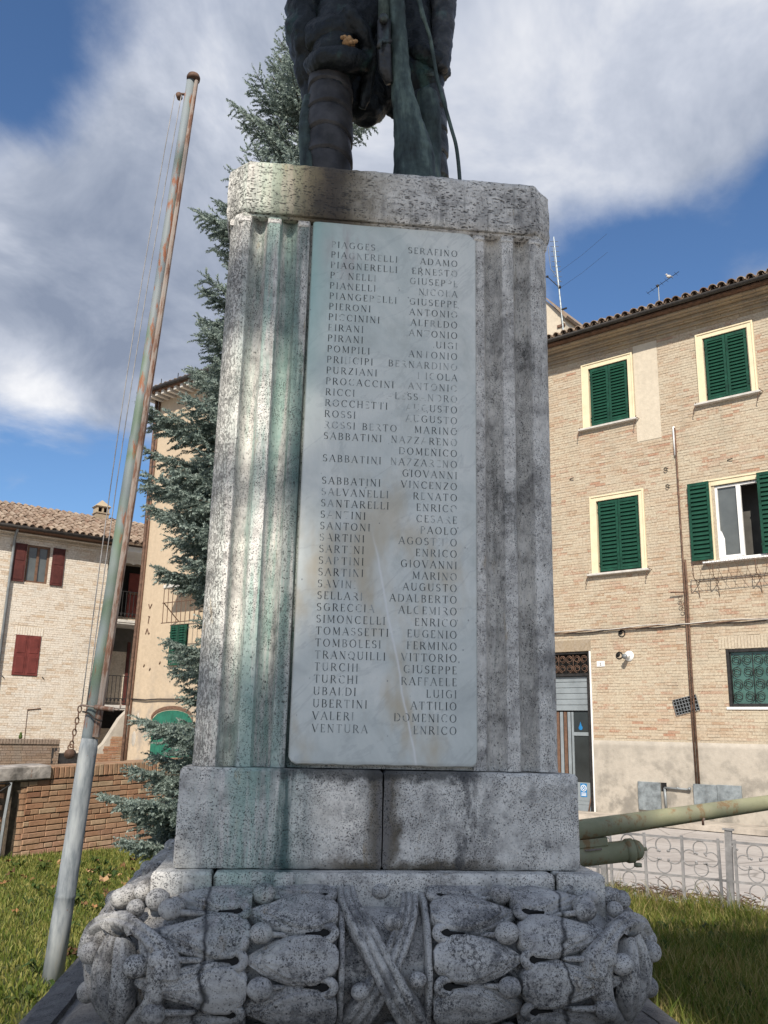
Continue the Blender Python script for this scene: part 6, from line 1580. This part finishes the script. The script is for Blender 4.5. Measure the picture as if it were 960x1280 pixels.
def fast_mesh(name, V, F, material):
    me = bpy.data.meshes.new(name); nv, nf, k = len(V), len(F), F.shape[1]
    me.vertices.add(nv); me.vertices.foreach_set('co', V.astype(np.float32).ravel())
    me.loops.add(nf*k); me.loops.foreach_set('vertex_index', F.astype(np.int32).ravel())
    me.polygons.add(nf); me.polygons.foreach_set('loop_start', np.arange(0, nf*k, k, dtype=np.int32))
    me.update(calc_edges=True); me.materials.append(MATS[material]); return me
o = link('crown', fast_mesh('crown', V, F, 'needles'), spruce); o['kind'] = 'stuff'

# ================================================================== TREES behind the viewer, whose shade falls on the monument
def broadleaf(nm, label, x, y, cz, rad, n, trunk_r, seed):
    """spreading crown of leaf clumps; leaves are left out so that chosen sun patches reach the stone"""
    g = np.random.default_rng(seed)
    t_ = thing(nm, label, 'tree', (x, y, 0)); mb = MB()
    mb.tube([(0, 0, -.2), (.1, 0, cz*.3), (.0, .1, cz*.62), (0, 0, cz)], [trunk_r, trunk_r*.85, trunk_r*.6, trunk_r*.25], 12)
    C = g.normal(size=(70, 3)); C /= np.linalg.norm(C, axis=1)[:, None]; C *= (g.uniform(.25, 1, (70, 1))**.5)*np.array(rad)*.85
    for c in C[:26]: mb.tube([(0, 0, cz*.5), (c[0]*.5, c[1]*.5, cz*.62+(c[2]+cz*.2)*.3), (c[0], c[1], c[2]+cz)], [trunk_r*.3, trunk_r*.16, .015], 6)
    mb.build('trunk', 'bark', t_, True)
    P = C[g.integers(70, size=n)]+g.normal(size=(n, 3))*np.array(rad)*.20; P[:, 2] += cz
    Wp = P+np.array([x, y, 0])
    S = np.array(SUN)
    # where does the light passing each leaf come down?
    ca, sa = math.cos(MR), math.sin(MR)
    def to_local(Q): q = Q-np.array(MC); return np.c_[q[:, 0]*ca+q[:, 1]*sa, -q[:, 0]*sa+q[:, 1]*ca, q[:, 2]]
    L = to_local(Wp); Sl = np.array([S[0]*ca+S[1]*sa, -S[0]*sa+S[1]*ca, S[2]])
    tt = (L[:, 1]+.71)/Sl[1]; hx = L[:, 0]-Sl[0]*tt; hz = L[:, 2]-Sl[2]*tt
    keep = np.ones(n, bool)
    for (cx, cz_, rx, rz, p) in GAPS:
        q = ((hx-cx)/(rx+.13))**2+((hz-cz_)/(rz+.12))**2; keep &= ~((q < 1) & (g.random(n) < p))
    on = (np.abs(hx) < 1.15) & (hz > .2) & (hz < 6.6)
    tg = Wp[:, 2]/S[2]; gx = Wp[:, 0]-S[0]*tg; gy = Wp[:, 1]-S[1]*tg
    edge = .35*np.sin(gy*2.1)+.2*np.sin(gx*5)
    sunny = ((gx < -1.45+edge*.3) & (gy > 3.4)) | (gy > 7.3+edge+.35*(2.6-gx)*0) | ((gx > 1.2) & (gx < 1.75+.15*edge) & (gy > 3.6) & (gy < 5.5))
    keep &= on | ~(sunny & (g.random(n) < .97))
    Wp = P[keep]; m = len(Wp); a = g.normal(size=(m, 3)); a /= np.linalg.norm(a, axis=1)[:, None]; b = np.cross(a, g.normal(size=(m, 3))); b /= np.linalg.norm(b, axis=1)[:, None]
    s = g.uniform(.07, .13, (m, 1)); V = np.stack([Wp-a*s, Wp-b*s*.7, Wp+a*s, Wp+b*s*.7], 1).reshape(-1, 3)
    o = link('crown', fast_mesh('crown', V, np.arange(len(V)).reshape(-1, 4), 'broadleaf'), t_); o['kind'] = 'stuff'
GAPS = [(-.68, 3.86, .20, .22, 1.0), (-.60, 2.84, .17, .20, 1.0), (-.57, 2.12, .24, .25, 1.0), (-.74, 1.62, .06, .18, .85), (-.15, 1.17, .05, .05, 1.0), (-1.0, .85, .18, .18, 1.0), (-.50, .97, .0, .02, .8)]  # openings carved into the crowns so sun patches land at these spots
broadleaf('plane_tree', 'broad tall plane tree standing behind the viewer and shading the monument', -2.75, -13.1, 17.6, (3.0, 2.6, 4.4), 30000, .32, 3)
broadleaf('plane_tree', 'lower plane tree behind the viewer on the right side', .25, -11.0, 14.0, (2.8, 2.3, 2.8), 16000, .26, 8)
